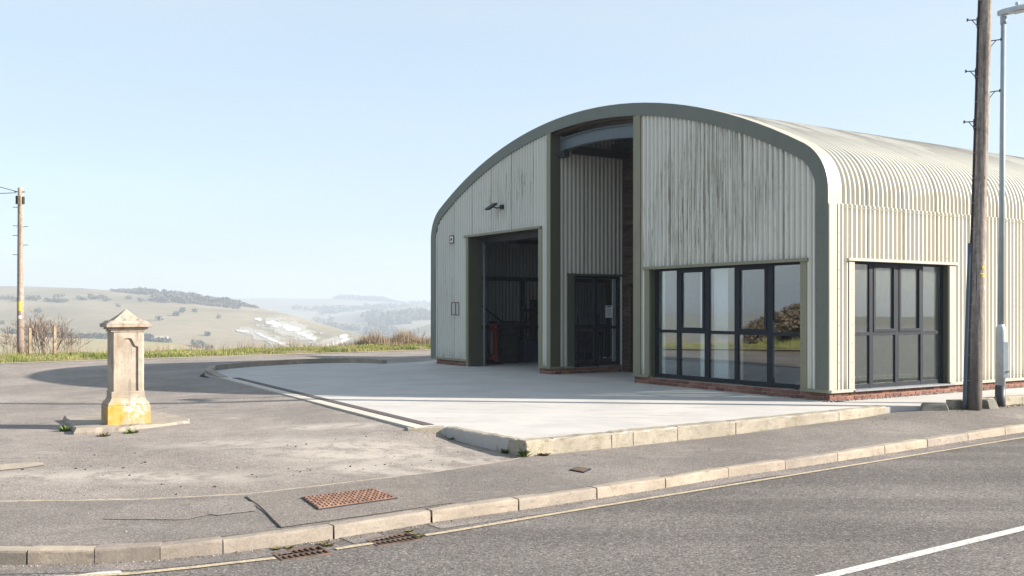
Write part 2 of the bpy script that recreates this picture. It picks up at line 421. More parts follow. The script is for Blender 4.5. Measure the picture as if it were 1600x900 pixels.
def mk_rust(name, a, b):
    m = Mt(name, .8, .25, .3); p = m.pos()
    c = m.mix(m.rng(m.noise(p, 9, 7, .7), .35, .66), a, b)
    c = m.mix(m.rng(m.noise(p, 2.2, 5), .5, .75, 0, .5), c, (.33, .22, .14))
    m.color(c); m.bump(m.noise(p, 90, 4), .4, .003); return m.m
M_RUST = mk_rust('rusty_iron', (.19, .105, .075), (.29, .175, .13))
M_RUST2 = mk_rust('brown_iron_grating', (.09, .062, .048), (.17, .115, .085))
M_PIT = simple('pit_dark', (.012, .010, .009), 1)
M_LINEY = Mt('cream_line_paint', .7).m
def mk_line(name, c0, under):
    m = Mt(name, .75, 0, .3); p = m.pos()
    c = m.mix(m.rng(m.noise(p, 48, 6, .8), .41, .55), under, c0)
    c = m.mix(m.rng(m.noise(p, 3, 6, .7), .52, .70, 0, .55), c, under)
    m.color(c); m.bump(m.noise(p, 85, 3), .4, .004); return m.m
M_LINEY = mk_line('worn_cream_line', (.50, .41, .27), (.24, .20, .16))
M_LINEW = mk_line('worn_white_line', (.62, .60, .56), (.30, .28, .27))
M_LAMP = simple('grey_column_paint', (.27, .325, .36), .45, .1, .5, .12, 4)
M_LAMPW = simple('pale_grey_sleeve', (.42, .46, .48), .5, 0, .4, .15, 6)
M_BLACKP = simple('black_band_paint', (.035, .038, .045), .5, 0, .4, .25, 9)
M_LENS = simple('lamp_lens', (.30, .32, .34), .15, 0, .6, .05)
M_CABLE = simple('black_cable', (.018, .012, .014), .6)
M_GUARD = simple('blue_grey_cable_guard', (.065, .085, .115), .6, 0, .3, .12, 6)
M_YEL = simple('yellow_tag', (.62, .45, .06), .5, var=.1)
M_WHT = simple('white_tag', (.62, .60, .56), .6, var=.1)
M_RUBBER = simple('tyre_rubber', (.018, .018, .020), .75, bump=.2)
M_RED = simple('red_enamel', (.30, .035, .025), .4, var=.2)
M_BLUE = simple('dark_blue_enamel', (.03, .045, .08), .4, var=.2)
M_DARK = simple('dark_machine', (.02, .022, .028), .5, .2)
M_PAPER = simple('notice_paper', (.62, .66, .68), .8, var=.04)
M_INK = simple('notice_ink', (.05, .07, .12), .8)
M_BLOCK = mk_kerb('marker_block_concrete', (.16, .155, .13), (.23, .22, .185), (.10, .10, .08), (.14, .13, .08), .5)
M_PEB = Mt('pebbles', .8); _p = M_PEB.pos()
M_PEB.color(M_PEB.ramp(M_PEB.vor(_p, 30, out='Color'), [(.1, (.06, .04, .03)), (.5, (.20, .15, .12)), (.85, (.50, .46, .41))])); M_PEB = M_PEB.m

def mk_glass(name, tint, gloss=1.0, haze=0.0):
    m = Mt(name, .05); nt = m.nt; nt.nodes.remove(m.b)
    out = nt.nodes['Material Output']
    fr = m.n('ShaderNodeFresnel'); m.put(fr.inputs[0], m.rng(m.n('ShaderNodeNewGeometry').outputs['Backfacing'], 0, 1, 1.52, 1 / 1.52))  # same reflectance on both faces of a pane
    gl = m.n('ShaderNodeBsdfGlossy'); gl.inputs['Roughness'].default_value = .012; gl.inputs['Color'].default_value = (.95, .97, 1, 1)
    tr = m.n('ShaderNodeBsdfTransparent'); tr.inputs[0].default_value = (*tint, 1)
    nb = m.n('ShaderNodeBump'); nb.inputs['Strength'].default_value = .015; nb.inputs['Distance'].default_value = .02
    m.put(nb.inputs['Height'], m.noise(m.obj(), 1.4, 1)); nt.links.new(nb.outputs[0], gl.inputs['Normal'])
    f = m.math('MULTIPLY', fr.outputs[0], gloss, clamp=True)
    mx = m.n('ShaderNodeMixShader'); m.put(mx.inputs[0], f); nt.links.new(tr.outputs[0], mx.inputs[1]); nt.links.new(gl.outputs[0], mx.inputs[2])
    last = mx.outputs[0]
    if haze:
        df = m.n('ShaderNodeBsdfDiffuse'); df.inputs[0].default_value = (.30, .32, .30, 1)
        z = m.sep(m.obj())[2]
        hf = m.math('ADD', haze * .35, m.math('MULTIPLY', m.rng(z, 1.3, 2.5), m.rng(m.noise(m.map(m.obj(), (1, 1, .4)), 9, 3, .5), .3, .7, .55 * haze, haze)))
        m2 = m.n('ShaderNodeMixShader'); m.put(m2.inputs[0], hf); nt.links.new(last, m2.inputs[1]); nt.links.new(df.outputs[0], m2.inputs[2]); last = m2.outputs[0]
    nt.links.new(last, out.inputs[0])
    return m.m
M_GLASS = mk_glass('window_glass', (.93, .96, .96), 2.9)
M_GLASS2 = mk_glass('dusty_window_glass', (.75, .80, .80), 1.6, .16)
M_GLASS3 = mk_glass('bay_window_glass', (.8, .84, .85), 1.2)

def mk_ground(name, cols, sc=.02, bump=.3, fine=1.5):
    m = Mt(name, .95, 0, .1); p = m.pos()
    n1 = m.noise(p, sc, 8, .62, .6)
    c = m.ramp(n1, [(.32, cols[0]), (.5, cols[1]), (.68, cols[2])])
    c = m.mix(.5, c, m.ramp(m.noise(p, fine, 6, .7), [(.3, .7), (.7, 1.25)]), 'MULTIPLY')
    m.color(c); m.bump(m.noise(p, fine, 6), bump, .3); return m.m
M_DOWN = mk_ground('downland_grass', ((.17, .145, .085), (.24, .20, .125), (.30, .245, .165)), .008, fine=.09)
M_DOWN2 = mk_ground('far_downland', ((.14, .15, .10), (.22, .21, .15), (.29, .26, .19)), .0035, fine=.03)
M_FIELD = mk_ground('pale_field', ((.24, .22, .115), (.30, .255, .15), (.34, .28, .18)), .012, fine=.2)
M_BANK = mk_ground('bank_soil', ((.12, .13, .05), (.19, .16, .09), (.26, .21, .13)), .8, fine=8)
M_CHALK = simple('bare_chalk', (.50, .48, .45), .95, var=.10, scale=.15)
M_CHALK2 = simple('thin_chalk_turf', (.31, .285, .225), .95, var=.12, scale=.1)
def leafm(name, a, b, sc=3.0):
    m = Mt(name, .85, 0, .15); p = m.pos()
    m.color(m.ramp(m.noise(p, sc, 3, .6), [(.35, a), (.65, b)])); return m.m
M_SCRUB = leafm('scrub_foliage', (.045, .055, .032), (.095, .10, .062), .1)
M_WOOD = leafm('bare_woodland', (.075, .070, .055), (.12, .105, .08), .05)
M_GRASS = leafm('verge_grass', (.12, .16, .035), (.30, .29, .11), .9)
M_STRAW = leafm('dry_stems', (.20, .15, .10), (.38, .30, .21), 2.5)
M_TWIG = leafm('bare_twigs', (.16, .115, .09), (.30, .22, .175), 6)
M_TWIGD = leafm('dark_bare_twigs', (.085, .062, .048), (.16, .12, .09), 6)
M_WEED = leafm('weed_leaves', (.05, .09, .02), (.15, .20, .05), 30)
M_MOSS = leafm('moss_and_grit', (.10, .10, .035), (.25, .20, .11), 40)
M_MOSSD = leafm('dark_clods', (.035, .028, .022), (.11, .085, .065), 40)
M_HEDGE = leafm('hedge_foliage', (.09, .075, .05), (.21, .165, .105), 2)

# ================================================================== SETTING
# ---- kerb line of the road (front bottom edge), measured stone joints
KZ = -.10
kj = [G(x, y, KZ) for x, y in [(42, 883.5), (147, 881), (250, 876), (348.5, 866), (521.5, 842.8), (674.7, 817), (811.5, 798), (933, 780),
                               (1041, 763), (1139, 746), (1227.5, 734), (1309.6, 721.5), (1383, 710), (1450, 699), (1513, 689), (1571.5, 680)]]
d0 = Vector((.80, .60)).normalized()
for i in range(45): kj.append((kj[-1][0] + d0.x * 1.0, kj[-1][1] + d0.y * 1.0))
for i in range(30):
    a = math.radians(178 + min(i, 6) * 0.6)
    kj.insert(0, (kj[0][0] + math.cos(a) * .9, kj[0][1] + math.sin(a) * .9))
KX = np.array([p[0] for p in kj]); KY = np.array([p[1] for p in kj])
def yk(x): return float(np.interp(x, KX, KY))
# smooth back edge of the footway
FB = [(-40, 10.0), (-12, 9.4), (-4.78, 9.09), (-3.6, 9.17), (-2.61, 9.43), (-1.7, 10.1), (-.78, 10.81), (.0, 11.62), (.17, 11.88), (2.3, 13.3), (4.33, 14.82), (6.2, 16.15), (6.6, 16.28), (7.2, 16.27), (8.0, 16.4), (9.8, 17.35), (12, 18.75), (30, 30.4), (45, 40)]
FBX = [p[0] for p in FB]; FBY = [p[1] for p in FB]
def yf(x): return float(np.interp(x, FBX, FBY))
# drain / dropped edge of the apron
DR0, DR1 = Vector((-1.33, 13.32)), Vector((-6.95, 23.2))
dd = (DR1 - DR0).normalized(); dn = Vector((-dd.y, dd.x))
if dn.x > 0: dn = -dn
def hfore(x, y):
    p = Vector((x, y)) - DR0; t = p.dot(dd); n = p.dot(dn); Ld = (DR1 - DR0).length
    al = 0 if 0 <= t <= Ld else ((-t) / .8 if t < 0 else (t - Ld) / 4.0)
    pe = n / 3.0 if n > 0 else (-n) / .35 * (sstep(0, .25, -t) if t < .0 else 0)
    h = .172 * math.exp(-math.hypot(al, pe))
    if y > 24: h = max(h, .10 * sstep(24, 30, y))
    far = .012 * mnoise.noise(Vector((x * .35, y * .35, 0))) * sstep(10, 13, y)
    fade = sstep(0.0, .8, y - yf(x)) if x < .3 else 1.0
    return h * max(fade, .0) + far * fade
def hfoot(x, y):
    fr = min(1, max(0, (y - yk(x)) / max(.3, (yf(x) - yk(x)))))
    return .012 + (.045 * sstep(2.5, 6, x) + .095 * sstep(5.5, 7.4, x)) * sstep(.1, .92, fr) + .0015 * mnoise.noise(Vector((x * .8, y * .8, 3)))

# forecourt tarmac sheet (side road and yard) as a height field
xs = np.concatenate([np.arange(-20.5, 4, .25), np.arange(4, 14, .5), np.arange(14, 60.1, 4)])
ws = np.concatenate([np.linspace(0, .45, 64) , np.linspace(.46, 1, 40)])
VB = [(-22, -60), (-21, -20), (-20.5, 0), (-20, 14), (-19.2, 22), (-18.2, 27.5), (-16.4, 31.1), (-13.5, 33.6), (-10, 36.6), (-6.8, 39.2), (-3.4, 42.0), (1, 45.5), (10, 52), (30, 66), (70, 80)]
P = np.zeros((len(xs), len(ws), 3))
for i, x in enumerate(xs):
    for j, wv in enumerate(ws):
        y1_ = float(np.interp(x, [p[0] for p in VB[2:]], [p[1] for p in VB[2:]])) + .1; y0_ = yk(x) + .25
        y = y0_ + (y1_ - y0_) * wv
        P[i, j] = (x, y, hfore(x, y))
tag(grid('side_road', P[:, ::-1], M_FORE), kind='structure')
# footway
xs = np.concatenate([np.arange(-31, -8, 1.0), np.arange(-8, 14, .2), np.arange(14, 42, 2)])
P = np.zeros((len(xs), 14, 3))
for i, x in enumerate(xs):
    y0, y1 = yk(x) + .13, yf(x)
    for j in range(14):
        y = y0 + (y1 - y0) * j / 13; P[i, j] = (x, y, hfoot(x, y))
P[:, 13, 1] += np.array([.015 * mnoise.noise(Vector((x * 5, 1, 1))) for x in xs])
tag(grid('footway', P[:, ::-1], M_FOOT), kind='structure')
# footway skirt so its edge is a small real step
Pe = np.zeros((len(xs), 2, 3)); Pe[:, 0] = P[:, 13]; Pe[:, 1] = P[:, 13] - (0, -.004, .05)
tag(grid('footway_edge', Pe[:, ::-1], M_FOOT), kind='structure')
# pale sandy joint along the back of the footway
P = np.zeros((90, 3, 3))
for i, x in enumerate(np.linspace(-5.2, .25, 90)):
    wd = .085 + .07 * mnoise.noise(Vector((x * 3, 0, 0))) + .02
    for j, q in enumerate((0.004, wd * .5, wd)):
        y = yf(x) + q + .012 * mnoise.noise(Vector((x * 5, 9, 0))); P[i, j] = (x, y, hfore(x, y) + (.012, .014, .003)[j])
tag(grid('sand_joint', P[:, ::-1], M_SAND), kind='structure')

# ---- road with holes under the two gully gratings
g1 = [G(x, y, KZ) for x, y in ((427.2, 864.7), (442.2, 875.5), (516.5, 865.0), (497.5, 853.4))]
g2 = [G(x, y, KZ) for x, y in ((573.4, 844), (591.3, 853), (657.5, 843.0), (633.4, 833.4))]
outer = [(kj[0][0], kj[0][1] + .05)] + [(-60, -30), (120, -30), (120, kj[-1][1] + .05)] + [(x, y + .05) for x, y in kj[::-1]]
tag(sheet('road', [outer, g1, g2], KZ, M_ROAD), kind='structure')
# gritty gutter strip between kerb and line
P = np.zeros((160, 3, 3))
xg = np.linspace(-9, 24, 160)
def off_line(x, o):
    e = .05; tx, ty = 1, (yk(x + .4) - yk(x - .4)) / .8; L = math.hypot(tx, ty)
    return x + ty / L * o, yk(x) - tx / L * o
def strip(name, xa, xb, oa, ob, z, mat, n=100, jit=0.0):
    P = np.zeros((n, 2, 3))
    for i, x in enumerate(np.linspace(xa, xb, n)):
        ja = jit * mnoise.noise(Vector((x * 4, 2, 7))); a = off_line(x, oa + ja); b = off_line(x, ob + ja)
        P[i, 0] = (*a, z); P[i, 1] = (*b, z)
    return grid(name, P, mat, smooth=False)
def gx(px, py): return G(px, py, KZ)[0]
for (xa, xb) in ((-9, gx(427, 866)), (gx(516, 862), gx(575, 848)), (gx(657, 838), 24)):
    tag(strip('gutter', xa, xb, 0.0, .25, KZ + .004, M_GUTTER, 90, .03), kind='structure')
# cream edge line, interrupted by the gratings
yl = [G(x, y, KZ) for x, y in [(200, 898), (300, 888), (440, 872), (700, 832), (900, 798), (1300, 733), (1600, 684)]]
yl.append((yl[-1][0] + 30, yl[-1][1] + 22.5)); yl.insert(0, (-6.5, 6.35))
def ylx(x): return float(np.interp(x, [p[0] for p in yl], [p[1] for p in yl]))
def line(name, xa, xb, wdt, mat, n=80):
    P = np.zeros((n, 2, 3))
    for i, x in enumerate(np.linspace(xa, xb, n)):
        y = ylx(x); s_ = (ylx(x + .6) - ylx(x - .6)) / 1.2; L = math.hypot(1, s_); nx, ny = s_ / L, -1 / L
        j = .006 * mnoise.noise(Vector((x * 9, 3, 3)))
        P[i, 0] = (x - nx * (wdt / 2 + j), y - ny * (wdt / 2 + j), KZ + .008); P[i, 1] = (x + nx * wdt / 2, y + ny * wdt / 2, KZ + .008)
    return tag(grid(name, P, mat, smooth=False), kind='structure')
line('edge_line', -7, gx(430, 873), .065, M_LINEY)
line('edge_line', gx(524, 860), gx(582, 850), .065, M_LINEY, 20)
line('edge_line', gx(664, 838), 25, .065, M_LINEY, 200)
# white centre line and the white give-way stub at the bottom left
ca, cb = Vector(G(1595, 823, KZ)), Vector(G(1290, 898, KZ)); cd = (ca - cb).normalized(); cn = Vector((-cd.y, cd.x)) * .05
cc = Vector(G(1600, 826, KZ)); c2 = Vector(G(1300, 899, KZ)); cd = (cc - c2).normalized(); cn = Vector((-cd.y, cd.x)) * .05
for k in range(-2, 4):
    a = c2 + cd * (k * 6.0 - 1.2); b = a + cd * 4.0
    tag(sheet('centre_line', [[tuple(a - cn), tuple(b - cn), tuple(b + cn), tuple(a + cn)]], KZ + .006, M_LINEW), kind='structure')
tag(sheet('give_way_line', [[G(118, 908, KZ), G(192, 896.5, KZ), G(188, 892.5, KZ), G(150, 895, KZ), G(60, 908, KZ)]], KZ + .006, M_LINEW), kind='structure')

# ---- kerb stones
def kerb_stone(p0, p1, width, zb, z0, z1, mat, root, name='kerb_stone', gap=.006, side=1, ch=.022, rough=.002, label=None):
    a, b = Vector(p0), Vector(p1); d = (b - a).normalized(); n = Vector((-d.y, d.x)) * side
    a = a + d * gap; b = b - d * gap
    c = (a + b) / 2; n_ = 6
    prof = [(0, zb), (.004, 'z-' + str(ch)), (ch * .35, 'm'), (ch, 'z'), (width, 'z'), (width, zb)]
    m = MB(); rows = []
    for i in range(n_ + 1):
        t = i / n_; q = a.lerp(b, t); zt = z0 + (z1 - z0) * t
        e = .005 if i in (0, n_) else 0
        row = []
        for (o, zz) in prof:
            z = zt - e * .4 if zz == 'z' else (zt - ch - e * .2 if str(zz).startswith('z-') else (zt - ch * .35 - e * .4 if zz == 'm' else zz))
            jx = rough * R.uniform(-1, 1); jz = rough * R.uniform(-1, 1) if zz not in (zb,) else 0
            w_ = q + n * (o + jx + (e * .5 if o < width * .5 else 0))
            row.append((w_.x - c.x, w_.y - c.y, z + jz))
        rows.append(row)
    k = len(prof); m.v = [p for r in rows for p in r]
    for i in range(n_):
        for j in range(k - 1):
            m.f.append((i * k + j, (i + 1) * k + j, (i + 1) * k + j + 1, i * k + j + 1))
    m.f.append(tuple(range(k))); m.f.append(tuple(n_ * k + j for j in range(k))[::-1])
    o = m.build(name, mat, root, loc=(c.x, c.y, 0))
    if side < 0: o.data.flip_normals()
    if label: o['label'] = label
    return o
def bed(name, pts, width, z, mat, side=1):
    m = MB()
    for a, b in zip(pts[:-1], pts[1:]):
        a, b = Vector(a), Vector(b); d = (b - a).normalized(); n = Vector((-d.y, d.x)) * side
        c = (a + b) / 2 + n * (width * .55); h = (b - a) / 2
        m.obox((c.x, c.y, z), (h.x * 1.0, h.y * 1.0, 0), (n.x * width * .42, n.y * width * .42, 0), (0, 0, .03))
    return tag(m.build(name, mat), kind='structure')
vis = [i for i in range(len(kj) - 1) if -8 < kj[i][0] < 20]
rk = bed('road_kerb', [kj[i] for i in vis] + [kj[vis[-1] + 1]], .13, -.08, M_PIT)
for i in vis:
    kerb_stone(kj[i], kj[i + 1], .13, -.16, .012 + R.uniform(-.004, .004), .012 + R.uniform(-.004, .004), M_KERB, rk, gap=R.choice((.004, .006, .012)))

# ---- concrete apron with its stones
AZ = .19
def onkerb(px, py): return G(px, py, AZ)
k1 = (.17, 11.9)
fk = [k1] + [tuple(Vector(G(px, py, AZ)) ) for px, py in ()]
A_, B_ = Vector((.17, 11.9)), Vector((6.2, 16.2)); L_ = (B_ - A_).length
def ptx(px):
    k = (px - 800) / F_PX; dv = B_ - A_
    t = (k * A_.y - A_.x) / (dv.x - k * dv.y); return tuple(A_ + dv * t)
fj = [ptx(p) for p in (822, 865, 955, 989, 1058, 1149, 1233, 1310.5, 1385)]
apron_edge_r = [(6.12, 15.9), (6.9, 16.12), (7.35, 16.2), (7.95, 16.38)]
bc = Vector((5.6237, 17.2338))
SD = Vector((math.sin(math.radians(57.25)), math.cos(math.radians(57.25)))); FD = Vector((-SD.y, SD.x))
rear = bc + SD * 27
kr = [(7.35, 16.22), (8.15, 16.62), (9.0, 17.15), (9.85, 17.7), (10.7, 18.25)]
for i in range(20): kr.append((kr[-1][0] + .84, kr[-1][1] + .545))
lk = [(-3.78, 29.48), (-4.3, 29.98), (-5.0, 30.15), (-5.75, 29.95), (-6.45, 29.45), (-7.1, 28.75), (-7.65, 27.9), (-8.02, 26.9), (-8.12, 26.0), (-7.9, 25.0), (-7.45, 24.1), (-6.95, 23.2)]
q = (bc + FD * 14.9); farL = [(-2.6, 30.5), (-2.44, 33), (q + SD * 27)[:], rear[:]]
ap = [k1, (6.2, 16.2), (6.6, 16.33), (7.0, 16.34), (7.35, 16.30)] + [(p[0] - .05, p[1] + .1) for p in kr[1:]] + [tuple(rear), tuple(q + SD * 27), (-2.0, 32.5), (-3.0, 30.3)] + lk + [(-1.33, 13.32), (-.92, 13.37)]
inset = [(A_ + (B_ - A_) * 0 + Vector((.0, .0)))]
tag(sheet('apron', [ap], AZ, M_APRON), kind='structure')
# ramp skirts: concrete falls to the footway in the vehicle gap and at the open edges
m = MB(); ring = ap
for a, b in zip(ring, ring[1:] + ring[:1]):
    m.add([(a[0], a[1], AZ), (b[0], b[1], AZ), (b[0], b[1], -.15), (a[0], a[1], -.15)], [(0, 3, 2, 1)])
tag(m.build('apron_edge', M_APRON), kind='structure')
# front kerb of the apron, weathered stones standing a few millimetres proud
fr = bed('apron_kerb', fj, .2, .05, M_PIT)
outw = Vector((B_ - A_)).normalized(); outn = Vector((outw.y, -outw.x))
fjo = [tuple(Vector(p) + outn * .012) for p in fj]
for i in range(len(fjo) - 1):
    kerb_stone(fjo[i], fjo[i + 1], .20, -.06, AZ + .006 + R.uniform(0, .006), AZ + .006 + R.uniform(0, .006), M_KERB2, fr, gap=R.choice((.004, .007)), ch=.028, rough=.006)
# side kerb falling back to the drain (facing the side road)
sj = [(.17 - .012, 11.9 + .0), (-.10, 12.26), (-.37, 12.64), (-.64, 13.0), (-.92, 13.37)]
for i in range(len(sj) - 1):
    kerb_stone(sj[i + 1], sj[i], .14, -.06, AZ + .008, AZ + .008, M_KERB2, fr, gap=.003, side=1, ch=.02, rough=.005)
kerb_stone((-1.42, 13.27), (-.92, 13.37), .16, -.02, AZ - .002, AZ + .010, M_KERB2, fr, gap=.002, ch=.018, label='tapered stone at the end of the kerb, worn smooth')
# kerb behind the poles
rb = bed('rear_kerb', kr, .14, .1, M_PIT)
for i in range(len(kr) - 1):
    kerb_stone(kr[i], kr[i + 1], .14, .02, AZ + .11, AZ + .11, M_KERB2, rb, ch=.025)
# curved upstand kerb at the far left of the apron
lb = bed('curved_kerb', lk[:-1], .12, .1, M_PIT, side=-1)
for i in range(len(lk) - 1):
    zt0 = AZ + .13 * (1 if i < 8 else max(0, 1 - (i - 8) / 3)) ; zt1 = AZ + .13 * (1 if i + 1 < 8 else max(0, 1 - (i + 1 - 8) / 3))
    if i == 0: zt0 = AZ + .10
    kerb_stone(lk[i], lk[i + 1], .20, .0, zt0 + .01, zt1 + .01, M_KERB, lb, side=1, ch=.02, gap=.008)
# flush concrete edging and the dark channel beside the apron
a, b = Vector((-1.33, 13.30)), Vector((-6.95, 23.2)); n = -dn
def quadstrip(name, o0, o1, t0, t1, z, mat, root=None):
    p = [a + (b - a) * t0 + n * o0, a + (b - a) * t1 + n * o0, a + (b - a) * t1 + n * o1, a + (b - a) * t0 + n * o1]
    m = MB(); m.add([(v.x, v.y, z) for v in p] + [(v.x, v.y, z - .06) for v in p], [(3, 2, 1, 0), (0, 1, 5, 4), (1, 2, 6, 5), (2, 3, 7, 6), (3, 0, 4, 7)])
    o = m.build(name, mat, root); return o
nst = 12
ed = tag(quadstrip('flush_edging', .01, .20, 0, 1, AZ - .004, M_MORTAR), kind='structure')
for i in range(nst):
    quadstrip('edging_slab', .0, .21, i / nst + .0006, (i + 1) / nst - .0006, AZ + .006, M_STRIP, ed)
ch = tag(quadstrip('drain_channel', .225, .40, .02, .985, AZ + .004, M_PIT), kind='structure')
for i in range(20):
    o = quadstrip('channel_grate', .235, .39, .02 + i * .04825 + .0005, .02 + (i + 1) * .04825 - .0005, AZ + .009, simple('channel_iron', (.085, .07, .065), .8) if i == 0 else o.data.materials[0], ch)

# ---- footway patches, manhole cover, small valve cover
def patch(name, pix, mat, dz=.006):
    pts = [G(x, y, .012) for x, y in pix]
    # densify
    out = []
    for p, q in zip(pts, pts[1:] + pts[:1]):
        for k in range(6): out.append((p[0] + (q[0] - p[0]) * k / 6 + .006 * R.uniform(-1, 1), p[1] + (q[1] - p[1]) * k / 6 + .006 * R.uniform(-1, 1)))
    return tag(sheet(name, [out], 0, mat, zf=lambda x, y: hfoot(x, y) + dz * .4 + .003), kind='structure')
patch('tarmac_patch', [(384, 777), (440, 825), (560, 808), (712, 786), (640, 749), (520, 760)], M_PATCH, .010)
patch('tarmac_patch', [(200, 789), (160, 812), (290, 813), (330, 804), (300, 792)], M_PATCH2, .006)
patch('tarmac_patch', [(300, 786), (285, 798), (340, 806), (400, 799), (398, 785), (352, 783)], M_PATCH2, .009)
cpz = lambda x, y: hfore(x, y) + .008
cp_ = [G(x, y, .03) for x, y in ((-60, 735), (-60, 729), (0, 727), (35, 724.5), (66, 724), (71, 728), (45, 732), (0, 736))]
tag(sheet('concrete_patch', [cp_], 0, M_PAD, zf=cpz), kind='structure')
# dark cracks along patch edge
m = MB()
cr = [G(x, y, .012) for x, y in [(384, 777), (404, 791), (414, 800), (425, 812), (438, 825)]]
for p, q in zip(cr[:-1], cr[1:]):
    p, q = Vector(p), Vector(q); d = (q - p).normalized(); nn = Vector((-d.y, d.x)) * R.uniform(.005, .010)
    m.add([(*(p - nn), 0.0215), (*(q - nn), 0.0215), (*(q + nn), 0.0215), (*(p + nn), 0.0215)], [(0, 1, 2, 3)])
tag(m.build('tarmac_crack', M_PIT), kind='structure')

def unit_frame(c4):
    c4 = [Vector((*p, 0)) for p in c4]
    return lambda s, t: (c4[0].lerp(c4[1], s)).lerp(c4[3].lerp(c4[2], s), t)
mh = [G(x, y, .02) for x, y in ((471, 778), (497, 797), (622, 779), (584, 765))]
U = unit_frame([mh[0], mh[3], mh[2], mh[1]])   # s along the long side, t across
mc = Vector(((mh[0][0] + mh[2][0]) / 2, (mh[0][1] + mh[2][1]) / 2, .02))
cov = empty('manhole_cover', mc); tag(cov, 'large rusty rectangular manhole cover with raised studs, set in the footway', 'manhole cover')
m = MB()
fr_ = [U(0, 0), U(1, 0), U(1, 1), U(0, 1)]
def slab(m, pts, z0, z1, org):
    n = len(pts); vs = [(p.x - org.x, p.y - org.y, z0 - org.z) for p in pts] + [(p.x - org.x, p.y - org.y, z1 - org.z) for p in pts]
    m.add(vs, [tuple(range(n, 2 * n))] + [(i, (i + 1) % n, n + (i + 1) % n, n + i) for i in range(n)])
slab(m, fr_, .010, .028, mc); m.build('frame', M_DARK, cov)
for s0, s1 in ((.012, .497), (.503, .988)):
    m = MB(); slab(m, [U(s0, .03), U(s1, .03), U(s1, .97), U(s0, .97)], .012, .033, mc); lid = m.build('lid', M_RUST, cov)
    m = MB(); ns, nt_ = 9, 7
    for i in range(ns):
        for j in range(nt_):
            s = s0 + (s1 - s0) * (i + .5) / ns; t = .03 + .94 * (j + .5) / nt_
            ds, dt = (s1 - s0) / ns * .34, .94 / nt_ * .30
            if (i + j) % 2: ds *= .6
            slab(m, [U(s - ds, t - dt), U(s + ds, t - dt), U(s + ds, t + dt), U(s - ds, t + dt)], .033, .041, mc)
    m.build('stud', M_RUST, lid)['kind'] = 'stuff'
v4 = [G(x, y, .02) for x, y in ((890, 734), (912, 738), (924, 732.5), (902, 729.5))]
vc = Vector((sum(p[0] for p in v4) / 4, sum(p[1] for p in v4) / 4, .02))
vo = empty('valve_cover', vc); tag(vo, 'small rusty square valve cover in the footway below the apron corner', 'valve cover')
m = MB(); slab(m, [Vector((*p, 0)) for p in v4], .008, .024, vc); m.build('frame', M_DARK, vo)
m = MB(); slab(m, [Vector((*p, 0)) * .82 + Vector((vc.x, vc.y, 0)) * .18 for p in v4], .01, .025, vc); m.build('lid', M_RUST2, vo)

# ---- gully gratings
def gully(g4, label):
    c = Vector((sum(p[0] for p in g4) / 4, sum(p[1] for p in g4) / 4, KZ))
    U = unit_frame([g4[0], g4[3], g4[2], g4[1]])
    o = empty('gully_grating', c); tag(o, label, 'drain grating', 'gully gratings beside the kerb')
    def bar(m, s0, s1, t0, t1, z0=KZ - .03, z1=KZ + .006):
        slab(m, [U(s0, t0), U(s1, t0), U(s1, t1), U(s0, t1)], z0, z1, c)
    m = MB(); e = .035
    bar(m, -e, 1 + e, -e * 1.6, e * 1.4); bar(m, -e, 1 + e, 1 - e * 1.4, 1 + e * 1.6); bar(m, -e, .02, e, 1 - e); bar(m, .98, 1 + e, e, 1 - e)
    m.build('frame', M_RUST2, o)
    m = MB(); bar(m, 0, 1, .46, .54, KZ - .03, KZ + .003); m.build('middle_rail', M_RUST2, o)
    n_ = 8
    for i in range(1, n_):
        m = MB(); s = i / n_; sk = .06
        slab(m, [U(s - .015 - sk, .03), U(s + .015 - sk, .03), U(s + .015 + sk * .2, .97), U(s - .015 + sk * .2, .97)], KZ - .03, KZ + .0045, c); m.build('bar', M_RUST2, o)
    m = MB(); p = [U(-.05, -.05), U(1.05, -.05), U(1.05, 1.05), U(-.05, 1.05)]
    vs = [(q.x - c.x, q.y - c.y, z) for z in (-.012, -.40) for q in p]
    m.add(vs, [(4, 5, 6, 7), (0, 1, 5, 4), (1, 2, 6, 5), (2, 3, 7, 6), (3, 0, 4, 7)]); m.build('pit', M_PIT, o)
gully(g1, 'iron drain grating in the gutter, the left one of the two')
gully(g2, 'iron drain grating in the gutter, the right one, nearer the big manhole cover')

# ================================================================== BUILDING
BLD = empty('corrugated_workshop', (bc.x, bc.y, AZ), math.radians(32.75))
tag(BLD, 'pale corrugated metal workshop with arched roof, olive fascia and dark window frames', 'workshop')
ZC, RR, ZF, RF, HC, UC = -8.22, 14.6, 3.75, 1.0, 6.45, 7.45
JA = math.atan2(HC, ZF - ZC)
def ztop(u, off=0.0):
    d = abs(u - UC)
    if d > UC - off: return 0
    dj = math.sin(JA) * (RR - off)
    if d <= dj: return ZC + math.sqrt((RR - off) ** 2 - d * d)
    return ZF + math.sqrt(max(0, (RF - off) ** 2 - (d - HC) ** 2))
def arch_path(off, zbot=.15, na=12, nm=34, legs=True):
    """(u,z,nu,nz) from the side at u=0 over the crown to u=14.9"""
    pts = []
    if legs:
        for z in np.linspace(zbot, ZF, 6)[:-1]: pts.append((off, z, -1, 0))
    for i in range(na):
        t = i / na * (math.pi / 2 - JA)
        pts.append((UC - HC - (RF - off) * math.cos(t), ZF + (RF - off) * math.sin(t), -math.cos(t), math.sin(t)))
    for i in range(nm + 1):
        t = -JA + 2 * JA * i / nm
        pts.append((UC + (RR - off) * math.sin(t), ZC + (RR - off) * math.cos(t), math.sin(t), math.cos(t)))
    half = pts[:na + (5 if legs else 0)]
    pts += [(2 * UC - u, z, -nu, nz) for (u, z, nu, nz) in half[::-1]]
    return pts
PITCH, AMP = .13, .023
